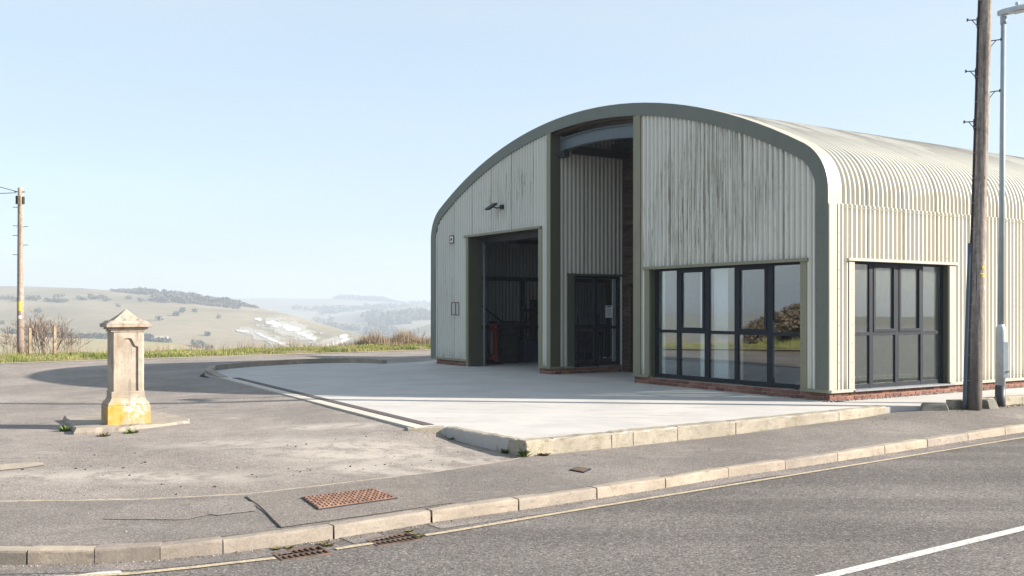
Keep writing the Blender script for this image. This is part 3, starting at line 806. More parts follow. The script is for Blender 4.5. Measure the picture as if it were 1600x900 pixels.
def wave(a): # flattened corrugation
    s = math.cos(2 * math.pi * a / PITCH); return AMP * max(-1, min(1, s * 1.55))

def corr_plane(name, a0, a1, zlo, ztopf, cuts, put, mat, per=8, parent=BLD):
    """vertical corrugated sheets along a; cuts = [(a0,a1,z0,z1)] openings; put(a,w,z)->xyz"""
    sw = PITCH * per; k0 = math.floor(a0 / sw); out = []
    k = k0
    while k * sw < a1:
        s0, s1 = max(a0, k * sw), min(a1, (k + 1) * sw + .03); k += 1
        if s1 - s0 < .01: continue
        A = list(np.arange(math.ceil(s0 / (PITCH / 8)) * PITCH / 8, s1, PITCH / 8)) + [s0, s1]
        for c in cuts: A += [x for x in (c[0], c[1]) if s0 < x < s1]
        A = sorted(set(round(float(x), 5) for x in A))
        m = MB()
        lap = -.004 if k % 2 else 0.0
        for x0, x1 in zip(A[:-1], A[1:]):
            mid = (x0 + x1) / 2; zt = (ztopf(x0), ztopf(x1))
            if min(zt) <= zlo: 
                if max(zt) <= zlo + .02: continue
                zt = (max(zt[0], zlo + .001), max(zt[1], zlo + .001))
            segs = [(zlo, None)]
            for c in cuts:
                if c[0] < mid < c[1]:
                    ns = []
                    for (lo, hi) in segs:
                        if c[2] > lo: ns.append((lo, c[2]))
                        if c[3] is not None: ns.append((c[3], hi))
                    segs = ns
            for lo, hi in segs:
                h0, h1 = (hi, hi) if hi is not None else zt
                if h0 <= lo and h1 <= lo: continue
                m.add([put(x0, wave(x0) + lap, lo), put(x1, wave(x1) + lap, lo), put(x1, wave(x1) + lap, h1), put(x0, wave(x0) + lap, h0)], [(0, 1, 2, 3)])
        if m.f: out.append(m.build(name, mat, parent, smooth=True))
    return out

inner = lambda u: max(0, ztop(u, .20))
facade = lambda a, wv, z: (wv - .0, a, z)
corr_plane('facade_sheet', .20, 14.70, .17, inner,
           [(.55, 4.86, 0, 2.53), (5.20, 8.62, 0, None), (9.0, 12.72, 0, 3.73)], facade, M_CLAD)
# long side wall, seen in the sun
sidef = lambda a, wv, z: (a, wv, z)
corr_plane('wall_sheet', .20, 26, .17, lambda a: 3.52, [(.55, 3.58, 0, 2.53)], sidef, M_CLADS)
corr_plane('far_wall_sheet', .20, 26, .17, lambda a: 3.52, [], lambda a, wv, z: (a, 14.9 - wv, z), M_CLADS, per=24)
corr_plane('rear_sheet', .20, 14.70, .1, inner, [], lambda a, wv, z: (26 - wv, a, z), M_CLAD, per=24)
# roof sheets: one per metre, bent over the arch
ap_ = arch_path(.03, na=14, nm=40, legs=False)
ap_ = [(.03, 3.44, -1, 0)] + ap_ + [(14.87, 3.44, 1, 0)]
sw = PITCH * 8
for k in range(25):
    v0, v1 = max(.12, k * sw), (k + 1) * sw + .03
    vs = np.arange(v0, v1 + 1e-6, PITCH / 8)
    P = np.zeros((len(ap_), len(vs), 3)); lap = .004 if k % 2 else 0
    for i, (u, z, nu, nz) in enumerate(ap_):
        for j, v in enumerate(vs):
            h = -wave(v) + lap; P[i, j] = (v, u + nu * h, z + nz * h)
    grid('roof_sheet', P, M_ROOF, parent=BLD)
# light inside is shut out by an unseen black partition, built with the interior
# fascia on the front, split in lengths like the real flashing
po, pi_ = arch_path(-.012, .14), arch_path(.27, .14)
def fascia_piece(i0, i1, name='fascia'):
    m = MB(); n = i1 - i0 + 1
    for i in range(i0, i1 + 1):
        uo, zo = po[i][:2]; ui, zi = pi_[i][:2]
        m.v += [(.02, ui, zi), (-.048, ui, zi), (-.050, uo, zo), (.0, uo, zo)]
    for i in range(n - 1):
        for j in range(3):
            m.f.append((4 * i + j, 4 * i + j + 1, 4 * (i + 1) + j + 1, 4 * (i + 1) + j))
    m.f.append((0, 3, 2, 1)); e = 4 * (n - 1); m.f.append((e, e + 1, e + 2, e + 3))
    o = m.build(name, M_FASCIA, BLD); o.data.shade_smooth() if False else None
    return o
N = len(po); cuts_i = [0, 4, 13, 21, 29, 37, 45, 53, 60, N - 1]
for a_, b_ in zip(cuts_i[:-1], cuts_i[1:]): fascia_piece(a_, b_)
# flashing returned onto the roof and the side wall
m = None
for a_, b_ in zip(cuts_i[:-1], cuts_i[1:]):
    m = MB()
    for i in range(a_, b_ + 1):
        u, z, nu, nz = po[i]
        m.v += [(-.05, u, z), (.27, u + nu * .004, z + nz * .004), (.285, u - nu * .03, z - nz * .03)]
    for i in range(b_ - a_):
        for j in range(2): m.f.append((3 * i + j, 3 * i + j + 1, 3 * i + 4 + j, 3 * i + 3 + j))
    m.build('verge_flashing', M_CREAM, BLD)

# plane helpers for boxes on the three glazed walls: a along the wall, d inwards, z
def PF(m, a0, a1, d0, d1, z0, z1): m.box(d0, d1, a0, a1, z0, z1)
def PS(m, a0, a1, d0, d1, z0, z1): m.box(a0, a1, d0, d1, z0, z1)
def PB(m, a0, a1, d0, d1, z0, z1): m.box(a0, a1, 8.55 + d0, 8.55 + d1, z0, z1)
def bar(name, Pf, args, mat, parent=BLD, bevel=0):
    m = MB()
    for a in (args if isinstance(args[0], tuple) else [args]): Pf(m, *a)
    return m.build(name, mat, parent, bevel=bevel)
# corner post trims at the right-hand corner
bar('corner_trim', PF, (-.03, .268, -.054, -.03, .142, 3.5), M_FASCIA)
# trims round the facade window
bar('trim', PF, (.47, .62, -.045, .0, .20, 2.50), M_TRIM)
bar('trim', PF, (4.80, 4.945, -.045, .0, .20, 2.50), M_TRIM)
bar('jamb', PF, (4.802, 4.86, .002, .17, .18, 2.50), M_JAMB)
bar('jamb', PF, (.56, .618, .002, .17, .18, 2.50), M_JAMB)
bar('lintel_trim', PF, (.44, 4.99, -.075, -.0, 2.502, 2.56), M_TRIM)
bar('soffit', PF, (.62, 4.80, .002, .20, 2.52, 2.55), M_JAMB)
bar('base_trim', PF, (.0, .62, -.060, .01, .142, .196), M_TRIM)
# piers either side of the recessed bay
bar('trim', PF, (5.10, 5.33, -.046, .0, .20, ztop(5.2, .268)), M_TRIM)
bar('pier_side', PF, (5.325, 5.345, .002, 2.27, .15, 6.2), M_TRIM)
bar('base_trim', PF, (4.80, 5.335, -.058, .01, .142, .198), M_TRIM)
bar('trim', PF, (8.548, 8.71, -.046, .0, .20, ztop(8.63, .268)), M_TRIM)
bar('base_trim', PF, (8.545, 9.092, -.058, .01, .142, .198), M_TRIM)
bar('trim', PF, (8.92, 9.088, -.047, .0, .20, 3.70), M_TRIM)
bar('pier_side', PB, (-.044, .26, -.004, .05, .15, 6.05), M_JAMB)
# workshop doorway
bar('trim', PF, (12.67, 12.78, -.045, .0, .0, 3.70), M_TRIM)
bar('jamb', PF, (12.672, 12.72, .002, .44, .0, 3.70), M_JAMB)
bar('jamb', PF, (9.03, 9.086, .002, .44, .0, 3.70), M_JAMB)
bar('lintel_trim', PF, (8.98, 12.86, -.072, -.0, 3.702, 3.76), M_TRIM)
bar('soffit', PF, (9.09, 12.67, .002, .44, 3.72, 3.75), M_JAMB)
bar('door_track', PF, [(12.60, 12.665, .46, .50, 0, 3.72), (9.09, 9.15, .46, .50, 0, 3.72)], M_SILL)
bar('roller_shutter_box', PF, (9.09, 12.67, .46, .86, 3.55, 3.95), M_DARK)
bar('base_trim', PF, (12.67, 14.66, -.060, .01, .142, .198), M_TRIM)
# side window trims
bar('trim', PS, (.48, .632, -.045, .0, .20, 2.50), M_CREAM)
bar('trim', PS, (3.50, 3.70, -.045, .0, .20, 2.50), M_CREAM)
bar('jamb', PS, (3.502, 3.56, .002, .2, .18, 2.50), M_JAMB)
bar('jamb', PS, (.57, .630, .002, .2, .18, 2.50), M_JAMB)
bar('lintel_trim', PS, (.44, 3.76, -.078, -.0, 2.502, 2.555), M_CREAM)
bar('soffit', PS, (.63, 3.50, .002, .2, 2.52, 2.55), M_JAMB)
bar('base_trim', PS, (-.055, .632, -.062, .01, .143, .197), M_CREAM)
bar('base_trim', PS, (3.50, 26, -.062, .01, .143, .197), M_CREAM)
bar('window_sill', PS, (.60, 3.62, -.085, .12, .145, .175), M_SILL)
# eaves lap strip
bar('lap_strip', PS, (.29, 26, -.030, -.022, 3.455, 3.466), M_TRIM)

# ---- bay: left return wall, planked back wall, beam
corr_plane('bay_sheet', .24, 2.26, .19, lambda a: 6.02, [(.55, 2.22, 0, 2.52)], lambda a, wv, z: (a, 8.55 + wv + .02, z), mk_clad('bay_cladding', (.44, .43, .38), .2, axis='x', vd=.5), per=8)
bar('trim', PB, (.50, .69, -.028, .02, .18, 2.50), M_JAMB)
bar('lintel_trim', PB, (.48, 2.26, -.035, .02, 2.502, 2.55), M_JAMB)
bar('base_trim', PB, (.02, .66, -.033, .02, .142, .19), M_TRIM)
zz = 0.02
while zz < 6.0:
    h = .142
    if zz < 2.2:
        bar('plank', PF, (8.26, 8.535, 2.27, 2.30 + R.uniform(0, .008), zz, zz + h - .008), M_PLANK); bar('plank', PF, (5.36, 7.35, 2.27, 2.30 + R.uniform(0, .008), zz, zz + h - .008), M_PLANK)
    else: bar('plank', PF, (5.36, 8.535, 2.27, 2.30 + R.uniform(0, .008), zz, zz + h - .008), M_PLANK)
    zz += h
bar('bay_back_wall', PF, (5.34, 8.53, 2.32, 2.36, 0, 6.2), M_PIT)
dr = bar('door', PF, (7.36, 8.18, 2.30, 2.33, .02, 2.20), simple('brown_door', (.06, .022, .018), .5), BLD)
bar('door_frame', PF, [(8.18, 8.255, 2.24, 2.31, 0, 2.24), (7.352, 7.40, 2.24, 2.31, 0, 2.24)], M_PLANK, dr)
bar('handle', PF, (7.5, 7.62, 2.25, 2.28, 1.0, 1.03), M_SILL, dr)
# curved steel beam (top flange, web, bottom flange) crossing the bay
m = MB(); us = np.linspace(5.36, 8.53, 16)
def arcbar(m, us, o0, o1, d0, d1):
    b = len(m.v)
    for u in us:
        za, zb = ztop(u, o0), ztop(u, o1); m.v += [(d0, u, za), (d1, u, za), (d1, u, zb), (d0, u, zb)]
    for i in range(len(us) - 1):
        for j in range(4): m.f.append((b + 4 * i + j, b + 4 * i + (j + 1) % 4, b + 4 * (i + 1) + (j + 1) % 4, b + 4 * (i + 1) + j))
arcbar(m, us, .42, .44, .20, .36); arcbar(m, us, .44, .70, .27, .285); arcbar(m, us, .70, .72, .20, .36)
m.build('curved_beam', M_STEEL, BLD, bevel=0)
bar('beam_bracket', PF, (8.30, 8.54, .19, .37, ztop(8.4, .72) - .16, ztop(8.4, .72) - .005), M_DSTEEL)
m = MB(); arcbar(m, us, .29, .33, .05, .19); m.build('purlin', M_PLANK, BLD)
m = MB(); arcbar(m, us, .40, .62, 1.9, 1.98); m.build('purlin', M_DSTEEL, BLD)
bar('cross_beam', PB, (.5, 2.26, -.30, -.18, 5.55, 5.75), M_DSTEEL)

# ---- windows
def window(Pf, a0, a1, z0, z1, d, cols, ztr, casements, glass, fw=.06):
    """cols: mullion spans [(a0,a1),...]; casements: column indices whose top light opens"""
    fr = [(a0, a1, d, d + .07, z0, z0 + fw + .02), (a0, a1, d, d + .07, z1 - fw, z1), (a0, a0 + fw, d + .001, d + .071, z0, z1), (a1 - fw, a1, d + .001, d + .071, z0, z1)]
    for (p, q) in cols: fr.append((p, q, d - .004, d + .074, z0 + .01, z1 - .01))
    wn_ = bar('window', Pf, fr, M_FRAME)
    edges = [a0 + fw] + [x for c in cols for x in c] + [a1 - fw]
    for k in range(len(cols) + 1):
        p, q = edges[2 * k], edges[2 * k + 1]
        bar('transom', Pf, (p, q, d - .002, d + .066, ztr, ztr + .065), M_FRAME, wn_)
        for r, (za, zb) in enumerate(((z0 + fw + .02, ztr), (ztr + .065, z1 - fw))):
            ins = 0
            if r == 1 and k in casements:
                ins = .055
                bar('casement', Pf, [(p, q, d - .018, d + .03, za, za + ins), (p, q, d - .018, d + .03, zb - ins, zb), (p, p + ins, d - .017, d + .031, za + ins, zb - ins), (q - ins, q, d - .017, d + .031, za + ins, zb - ins)], M_FRAME, wn_)
            g = bar('pane', Pf, (p + ins - .004, q - ins + .004, d + .022, d + .030, za + ins - .004, zb - ins + .004), glass, wn_)
            g.rotation_euler = (0, 0, R.uniform(-.0006, .0006))
    return wn_
window(PF, .62, 4.80, .155, 2.52, .13, [(1.43, 1.57), (2.33, 2.42), (3.13, 3.26), (4.00, 4.10)], 1.13, (1, 3), M_GLASS)
window(PS, .63, 3.50, .175, 2.52, .10, [(1.23, 1.34), (1.99, 2.10), (2.77, 2.85)], 1.15, (1, 2), M_GLASS2)
wb = window(PB, .69, 2.20, .19, 2.50, .02, [(1.36, 1.45)], 1.14, (), M_GLASS3)
nt2 = bar('notice', PB, (1.72, 1.96, .008, .012, 1.42, 1.74), M_PAPER, wb)
bar('notice_lines', PB, [(1.745 + R.uniform(0, .02), 1.93 - R.uniform(0, .05), .005, .007, 1.70 - k * .035, 1.708 - k * .035 + (.02 if k == 0 else 0)) for k in range(8)], M_INK, wb)
# ---- brick plinth: bricks one by one near the camera, plain courses beyond
bm_b = MB(); bm_b.box(-.1065, .1065, -.05, .05, -.0325, .0325)
def bricks(Pax, a0, a1, d, rows=2, dirx=True):
    """Pax: 'F','S','B' wall; a from a0 to a1"""
    global BRK
    for r in range(rows):
        a = a0 - (.1125 if r % 2 else 0)
        while a < a1 - .02:
            p, q = max(a, a0), min(a + .215, a1)
            if q - p > .03:
                L = q - p; key = round(L, 3)
                if key not in BRK:
                    mm = MB(); mm.box(-L / 2, L / 2, -.05, .05, -.0325, .0325); o = mm.build('brick', M_BRICK, BLD, bevel=.004); BRK[key] = o.data
                else:
                    o = bpy.data.objects.new('brick', BRK[key]); COL.objects.link(o); o.parent = BLD
                c = (p + q) / 2; z = .0325 + r * .073; jj = R.uniform(-.002, .002)
                if Pax == 'F': o.location = (.05 + d + jj, c, z); o.rotation_euler = (0, 0, math.pi / 2)
                elif Pax == 'S': o.location = (c, .05 + d + jj, z)
                else: o.location = (c, 8.55 + .05 + d + jj, z)
            a += .225
BRK = {}
bricks('F', .102, 5.33, -.006); bricks('F', 8.56, 9.06, -.006); bricks('F', 12.70, 14.62, -.006)
bricks('S', -.004, 7.2, -.006); bricks('B', .104, 2.24, -.004)
for q_ in ((.11, 5.33), (8.56, 9.06), (12.70, 14.62)): bar('mortar_bed', PF, (*q_, .004, .11, 0, .140), M_MORTAR)
bar('mortar_bed', PS, (.02, 26, .004, .11, 0, .139), M_MORTAR)
bar('mortar_bed', PB, (.11, 2.24, .006, .11, 0, .138), M_MORTAR)
far_b = MB()
for r in range(2):
    a = 7.2 + (.1125 if r else 0)
    while a < 25.7: far_b.box(a, a + .215, -.006, .05, r * .073, r * .073 + .065); a += .225
o = far_b.build('far_bricks', M_BRICK, BLD); o['kind'] = 'stuff'

# ---- fixings
m = MB()
def bolt(x, y, z, ax, r=.011):
    n_ = 6; vs = []
    for k in range(n_):
        t = k * math.pi / 3; c, s = math.cos(t) * r, math.sin(t) * r
        vs.append((x, y + c, z + s) if ax == 'F' else (x + c, y, z + s))
    ap2 = (x - .012, y, z) if ax == 'F' else (x, y - .012, z)
    b = len(m.v); m.v += vs + [ap2]; m.f += [(b + k, b + (k + 1) % n_, b + 6) for k in range(n_)]
for z in np.arange(.35, 3.4, .33):
    bolt(-.058, .07, z, 'F', .008); bolt(-.058, .22, z + R.uniform(-.02, .02), 'F', .008)
    bolt(.235, -.018, z, 'S', .009)
    for u in (4.87, .55, 5.2, 8.63, 9.0):
        if z < 2.45 or u in (5.2, 8.63): bolt(-.047, u, z + R.uniform(-.02, .02), 'F', .007)
    for v in (.56, 3.6):
        if z < 2.45: bolt(v, -.047, z + R.uniform(-.02, .02), 'S', .008)
k = 0
for i in range(3, 110):
    u = i * PITCH + PITCH / 2 - PITCH / 2
    for (ua, ub, z) in ((.55, 4.9, 2.66), (9.0, 12.8, 3.84), (12.8, 14.6, .27), (4.95, 5.1, .27), (.27, .45, .27)):
        if ua < u < ub and i % 2 == 0: bolt(-.024, u + PITCH / 2, z + R.uniform(-.01, .01), 'F', .009)
    if i % 4 == 0 and (.4 < u < 5.1 or 9.0 < u < 14):
        for z in (3.9, 4.9):
            if z < ztop(u, .35) and not (z < 3.9 and 9 < u < 12.8): bolt(-.024, u + PITCH / 2, z, 'F', .009)
for i in range(3, 190):
    v = i * PITCH + PITCH / 2
    if .5 < v < 3.7: zs = (2.63,)
    else: zs = (.26, 1.7)
    for z in zs:
        if i % 2 == 0: bolt(v, -.024, z, 'S', .009)
    if i % 3 == 0: bolt(v, -.026, 3.47, 'S', .010)
o = m.build('fixing', M_BOLT, BLD); o['kind'] = 'stuff'

# ---- wall-mounted bits
fl = empty('floodlight', (0, 0, 0)); tag(fl, 'black floodlight on a bracket above the open workshop door', 'floodlight')
fl.location = BLD.matrix_basis @ Vector((-.03, 10.86, 4.40)); fl.rotation_euler = (0, 0, math.radians(32.75))
m = MB(); m.box(-.03, .03, -.06, .06, -.05, .07); m.build('bracket', M_DARK, fl)
m = MB(); m.tube([(-.03, 0, 0), (-.12, .05, -.02), (-.2, .12, .01)], .018, 8); m.build('arm', M_DARK, fl)
m = MB(); c, s = math.cos(-.6), math.sin(-.6)
m.obox((-.26, .13, .02), (.15 * c, 0, -.15 * s), (0, .12, 0), (.028 * s, 0, .028 * c)); m.build('housing', M_DARK, fl, bevel=.008)
m = MB(); m.obox((-.26 - .030 * s, .13, .02 - .030 * c), (.12 * c, 0, -.12 * s), (0, .10, 0), (.003 * s, 0, .003 * c)); m.build('lens', M_LENS, fl)
rp = empty('wall_plate', (0, 0, 0)); rp.location = BLD.matrix_basis @ Vector((-.03, 13.62, 3.70)); rp.rotation_euler = (0, 0, math.radians(32.75))
tag(rp, 'small rusty square plate with a pale ring, high on the left end of the facade', 'wall plate')
m = MB(); m.box(-.012, .0, -.13, .13, -.12, .12); m.build('plate', M_RUST2, rp)
m = MB(); m.box(-.018, -.012, -.09, .09, -.09, .09); m.build('inner_panel', M_WHT, rp)
m = MB(); m.tube([(-.02, 0, 0), (-.03, 0, 0)], .04, 12); m.build('socket', M_BOLT, rp)
m = MB(); m.tube([(-.01, -.02, -.12), (-.012, -.03, -.2)], .012, 6); m.build('cable_end', M_WHT, rp)
hb = empty('wall_hatch', (0, 0, 0)); hb.location = BLD.matrix_basis @ Vector((-.03, 13.42, 1.66)); hb.rotation_euler = (0, 0, math.radians(32.75))
tag(hb, 'small rusted metal hatch outline on the facade left of the workshop door', 'hatch')
for y in (-.22, -.02, .22):
    m = MB(); m.box(-.012, 0, y - .012, y + .012, -.17, .17); m.build('stile', M_RUST2, hb)
m = MB(); m.box(-.013, 0, -.23, .23, .17, .19); m.box(-.013, 0, -.23, .23, -.19, -.17); m.build('rail', M_RUST2, hb)

# ---- interior of the building
bar('room_wall', PF, [(5.0, 5.08, .3, 5.2, 0, 2.75)], M_ROOMW)
bar('room_wall', PF, (.22, 5.0, 5.2, 5.28, 0, 2.75), M_ROOMW)
bar('room_ceiling', PF, (.22, 5.08, .24, 5.28, 2.75, 2.80), M_ROOMW)
bar('room_floor', PF, (.22, 5.0, .24, 5.2, .004, .05), simple('room_floor_vinyl', (.13, .13, .12), .5))
bar('window_board', PF, [(.62, 4.80, .22, .34, .17, .20)], M_ROOMW)
bar('pale_strip', PB, (2.03, 2.13, .10, .13, .22, 2.45), M_ROOMW)  # white upright strip just behind the bay pane
bar('blackout_partition', PF, [(4.9, 5.0, 2.4, 26, 0, 6.0)], M_PIT)  # unseen black upright partition, there to shut out light
pc = empty('white_column', (0, 0, 0)); 
for (v, u, w_) in ((.75, 3.05, .14), (1.4, 4.0, .13)):
    o = bar('room_pillar', PF, (u, u + w_ * 2, v, v + w_ * 2, .05, 2.75), M_ROOMW)
bpy.data.objects.remove(pc)
for (u0_, u1_, d_, zt_) in ((4.58, 4.68, .225, 2.5), (3.30, 3.48, .225, 2.5), (2.70, 3.10, .23, 2.5)):
    bar('pale_strip', PF, (u0_, u1_, d_, d_ + .03, .22, zt_), M_ROOMW)  # pale upright strips close behind the facade panes
# workshop lining on the inside of the far long wall: sheeting rails, post, bracing
for a in np.arange(.3, 9, 1.04):
    m = MB(); aa = np.arange(a, a + 1.05, .13 / 4); 
    for x0, x1 in zip(aa[:-1], aa[1:]):
        w0, w1 = wave(x0) * .8, wave(x1) * .8; m.add([(x0, 14.74 + w0, .02), (x1, 14.74 + w1, .02), (x1, 14.74 + w1, 4.1), (x0, 14.74 + w0, 4.1)], [(0, 1, 2, 3)])
    m.build('lining_sheet', M_INWALL, BLD, smooth=True)
for z in (1.02, 2.55, 3.75): bar('sheeting_rail', PF, (14.58, 14.70, .3, 9, z, z + .12), M_DSTEEL)
for v in (.55, 3.1, 6.6): bar('portal_post', PF, (14.60, 14.72, v, v + .07, 0, 2.6), M_DSTEEL)
m = MB(); m.tube([(.6, 14.55, 2.4), (2.8, 14.55, .9)], .02, 6); m.tube([(2.8, 14.55, 1.0), (5.2, 14.55, 2.5)], .02, 6); m.build('brace', M_DSTEEL, BLD)
bar('workshop_rear_wall', PF, (8.6, 14.8, 9.0, 9.08, 0, 6.0), M_INWALL)
bar('workshop_side_wall', PF, (8.60, 8.66, 2.3, 9.0, 0, 6.2), M_INWALL)

def BP(v, u, z=0): return BLD.matrix_basis @ Vector((v, u, z))
ROTB = math.radians(32.75)
# stack of tyres just inside the door
def tyre_mesh(r=.33, rr=.105):
    m = MB(); n_, k_ = 28, 10
    prof = [(r - .13, -.085), (r - .06, -.105), (r - .015, -.09), (r, -.05), (r, .05), (r - .015, .09), (r - .06, .105), (r - .13, .085), (r - .14, .04), (r - .14, -.04)]
    for i in range(n_):
        t = 2 * math.pi * i / n_
        for j, (a, b) in enumerate(prof):
            g = .006 if (j in (3, 4) and i % 2) else 0
            m.v.append(((a - g) * math.cos(t), (a - g) * math.sin(t), b))
    k_ = len(prof)
    for i in range(n_):
        for j in range(k_): m.f.append((i * k_ + j, ((i + 1) % n_) * k_ + j, ((i + 1) % n_) * k_ + (j + 1) % k_, i * k_ + (j + 1) % k_))
    return m
tm = tyre_mesh().build('tyre', M_RUBBER)
tag(tm, 'black tyre inside the open door, bottom one of the stack', 'tyre', 'tyres stacked inside the workshop door')
base = BP(2.05, 13.75)
names = ['second from the bottom of the stack', 'third from the bottom of the stack', 'third from the top of the stack', 'second from the top of the stack', 'topmost of the stack']
tm.location = (base.x, base.y, AZ + .112)
for k, nm in enumerate(names):
    o = tm.copy(); COL.objects.link(o); o.location = (base.x + R.uniform(-.03, .03), base.y + R.uniform(-.03, .03), AZ + .112 + (k + 1) * .213)
    tag(o, 'black tyre inside the open door, ' + nm)
# red hydraulic jack-like stand beside the tyres
j = empty('workshop_press', BP(1.35, 13.55), ROTB); tag(j, 'tall red workshop stand with black base beside the stacked tyres', 'workshop press')
m = MB(); m.box(-.25, .25, -.2, .2, 0, .08); m.box(-.22, -.12, -.28, .28, .08, .14); m.build('base', M_DARK, j)
for y in (-.12, .12):
    m = MB(); m.box(-.04, .04, y - .03, y + .03, .08, 1.25); m.build('upright', M_RED, j)
m = MB(); m.box(-.05, .05, -.17, .17, 1.2, 1.30); m.build('head', M_DARK, j)
m = MB(); m.tube([(-.06, 0, .3), (-.06, 0, .95)], .035, 10); m.build('ram', M_SILL, j)
m = MB(); m.tube([(-.1, -.22, .1), (-.1, -.22, .26)], .07, 12); m.build('bottle', M_RED, j)
# tyre changer column
j = empty('tyre_changer', BP(2.9, 14.0), ROTB); tag(j, 'dark tyre changer with a tall column behind the stacked tyres', 'tyre changer')
m = MB(); m.box(-.3, .3, -.3, .3, 0, .7); m.build('cabinet', M_BLUE, j, bevel=.02)
m = MB(); m.tube([(0, 0, .7), (0, 0, .76)], .3, 20); m.build('turntable', M_DARK, j)
m = MB(); m.box(.15, .32, -.09, .09, .7, 1.95); m.build('column', M_DARK, j, bevel=.01)
m = MB(); m.box(-.1, .3, -.05, .05, 1.55, 1.66); m.tube([(-.05, 0, 1.9), (-.05, 0, .9)], .025, 8); m.build('arm', M_DARK, j)
m = MB(); m.tube([(.2, .0, 1.95), (.22, .02, 2.35)], [.03, .008], 8); m.build('hose_rod', M_RED, j)
# bench with a vice and machine
j = empty('workbench', BP(3.4, 12.2), ROTB); tag(j, 'dark blue steel workbench inside the open door, right of the tyres', 'workbench')
m = MB(); m.box(-.35, .35, -1.0, 1.0, .92, .98); m.build('top', M_DARK, j)
for x in (-.3, .3):
    for y in (-.93, .93):
        m = MB(); m.box(x - .03, x + .03, y - .03, y + .03, 0, .92); m.build('leg', M_DARK, j)
m = MB(); m.box(-.28, .3, -.6, .4, .15, .9); m.build('cabinet', M_BLUE, j)
for k in range(4):
    m = MB(); m.box(-.30, -.28, -.55, .35, .2 + k * .17, .35 + k * .17); d_ = m.build('drawer', M_BLUE, j)
    m = MB(); m.box(-.33, -.30, -.2, .0, .27 + k * .17, .285 + k * .17); m.build('handle', M_SILL, d_)
j = empty('bench_vice', BP(3.3, 12.6, .98), ROTB); tag(j, 'dark bench vice on the workbench inside the door', 'vice')
m = MB(); m.box(-.1, .1, -.08, .08, 0, .1); m.build('base', M_DARK, j)
m = MB(); m.box(-.16, -.02, -.06, .06, .1, .24); m.box(.02, .14, -.06, .06, .1, .24); m.build('jaws', M_DARK, j)
m = MB(); m.tube([(-.3, 0, .15), (-.1, 0, .15)], .015, 8); m.tube([(-.28, -.09, .15), (-.28, .09, .15)], .008, 6); m.build('screw', M_SILL, j)
j = empty('parts_rack', BP(1.6, 9.9), ROTB); tag(j, 'dark shelf rack seen behind the glass of the recessed bay window', 'shelf rack')
for y in (-.45, .45):
    for x in (-.55, .55):
        m = MB(); m.box(x - .02, x + .02, y - .02, y + .02, 0, 1.5); m.build('upright', M_DARK, j)
for z in (.1, .45, .8, 1.15, 1.48):
    m = MB(); m.box(-.57, .57, -.47, .47, z, z + .025); m.build('shelf', M_SILL if z > 1.4 else M_DARK, j)

# ================================================================== STONE PILLAR
psc = 1.0
PIL = Vector((-5.79, 14.58, .115))
pr = empty('stone_pillar', PIL, ROTB); tag(pr, 'weathered limestone gate pillar with yellow lichen on its plinth and a pointed cap', 'stone pillar'); pr.scale = (.925, .925, .972)
def frustum_stack(secs, name, mat, parent, half=True):
    """secs: list of (z, hx, hy, chamfer)"""
    m = MB(); k = 8
    for (z, hx, hy, c) in secs:
        c = max(c, .001)
        m.v += [(-hx + c, -hy, z), (hx - c, -hy, z), (hx, -hy + c, z), (hx, hy - c, z), (hx - c, hy, z), (-hx + c, hy, z), (-hx, hy - c, z), (-hx, -hy + c, z)]
    for i in range(len(secs) - 1):
        for j in range(k): m.f.append((i * k + j, i * k + (j + 1) % k, (i + 1) * k + (j + 1) % k, (i + 1) * k + j))
    m.f.append(tuple(range(k))[::-1]); m.f.append(tuple((len(secs) - 1) * k + j for j in range(k)))
    return m.build(name, mat, parent)
frustum_stack([(0, .325, .27, .006), (.275, .325, .27, .006), (.285, .318, .263, .006)], 'plinth', M_STONE, pr)
frustum_stack([(.285, .31, .255, .005), (.30, .315, .26, .005), (.33, .305, .25, .005), (.36, .275, .22, .005), (.40, .258, .203, .004)], 'plinth_moulding', M_STONE, pr)
# shaft with a recessed shouldered panel on the front and back, chamfered corners
sh_b, sh_t = .40, 1.405; hx, hy = .248, .193
m = MB()
def panel_outline(w=.155, zb=.50, zs=1.18, zt=1.305):
    pts = [(-w, zb), (w, zb), (w, zs)]
    for t in np.linspace(0, 1, 7)[1:]:
        x = w - .03 - t * (w - .065); z = zs + .005 + (zt - zs) * (0.5 - .5 * math.cos(math.pi * t)); pts.append((x, z))
    left = [(-x, z) for x, z in pts[2:]][::-1]
    return pts + left
ol = panel_outline()
for sgn in (-1, 1):
    outer_ = [(-hx + .03, sh_b), (hx - .03, sh_b), (hx - .03, sh_t), (-hx + .03, sh_t)]
    L = [[Vector((x, z, 0)) for x, z in outer_], [Vector((x, z, 0)) for x, z in ol]]
    flv = [p for l in L for p in l]; tr_ = tessellate_polygon(L)
    m.add([(p.x, sgn * hy, p.y) for p in flv], [tuple(t) for t in tr_])
    n_ = len(ol); ins = [(x * .90, (z - .9) * .965 + .9) for x, z in ol]
    dpt = .028
    m.add([(x, sgn * hy, z) for x, z in ol] + [(x * .985, sgn * (hy - dpt), (z - .9) * .99 + .9) for x, z in ol], [(i, (i + 1) % n_, n_ + (i + 1) % n_, n_ + i) for i in range(n_)])
    tr2 = tessellate_polygon([[Vector((x, z, 0)) for x, z in ol]])
    m.add([(x * .985, sgn * (hy - dpt), (z - .9) * .99 + .9) for x, z in ol], [tuple(t) for t in tr2])
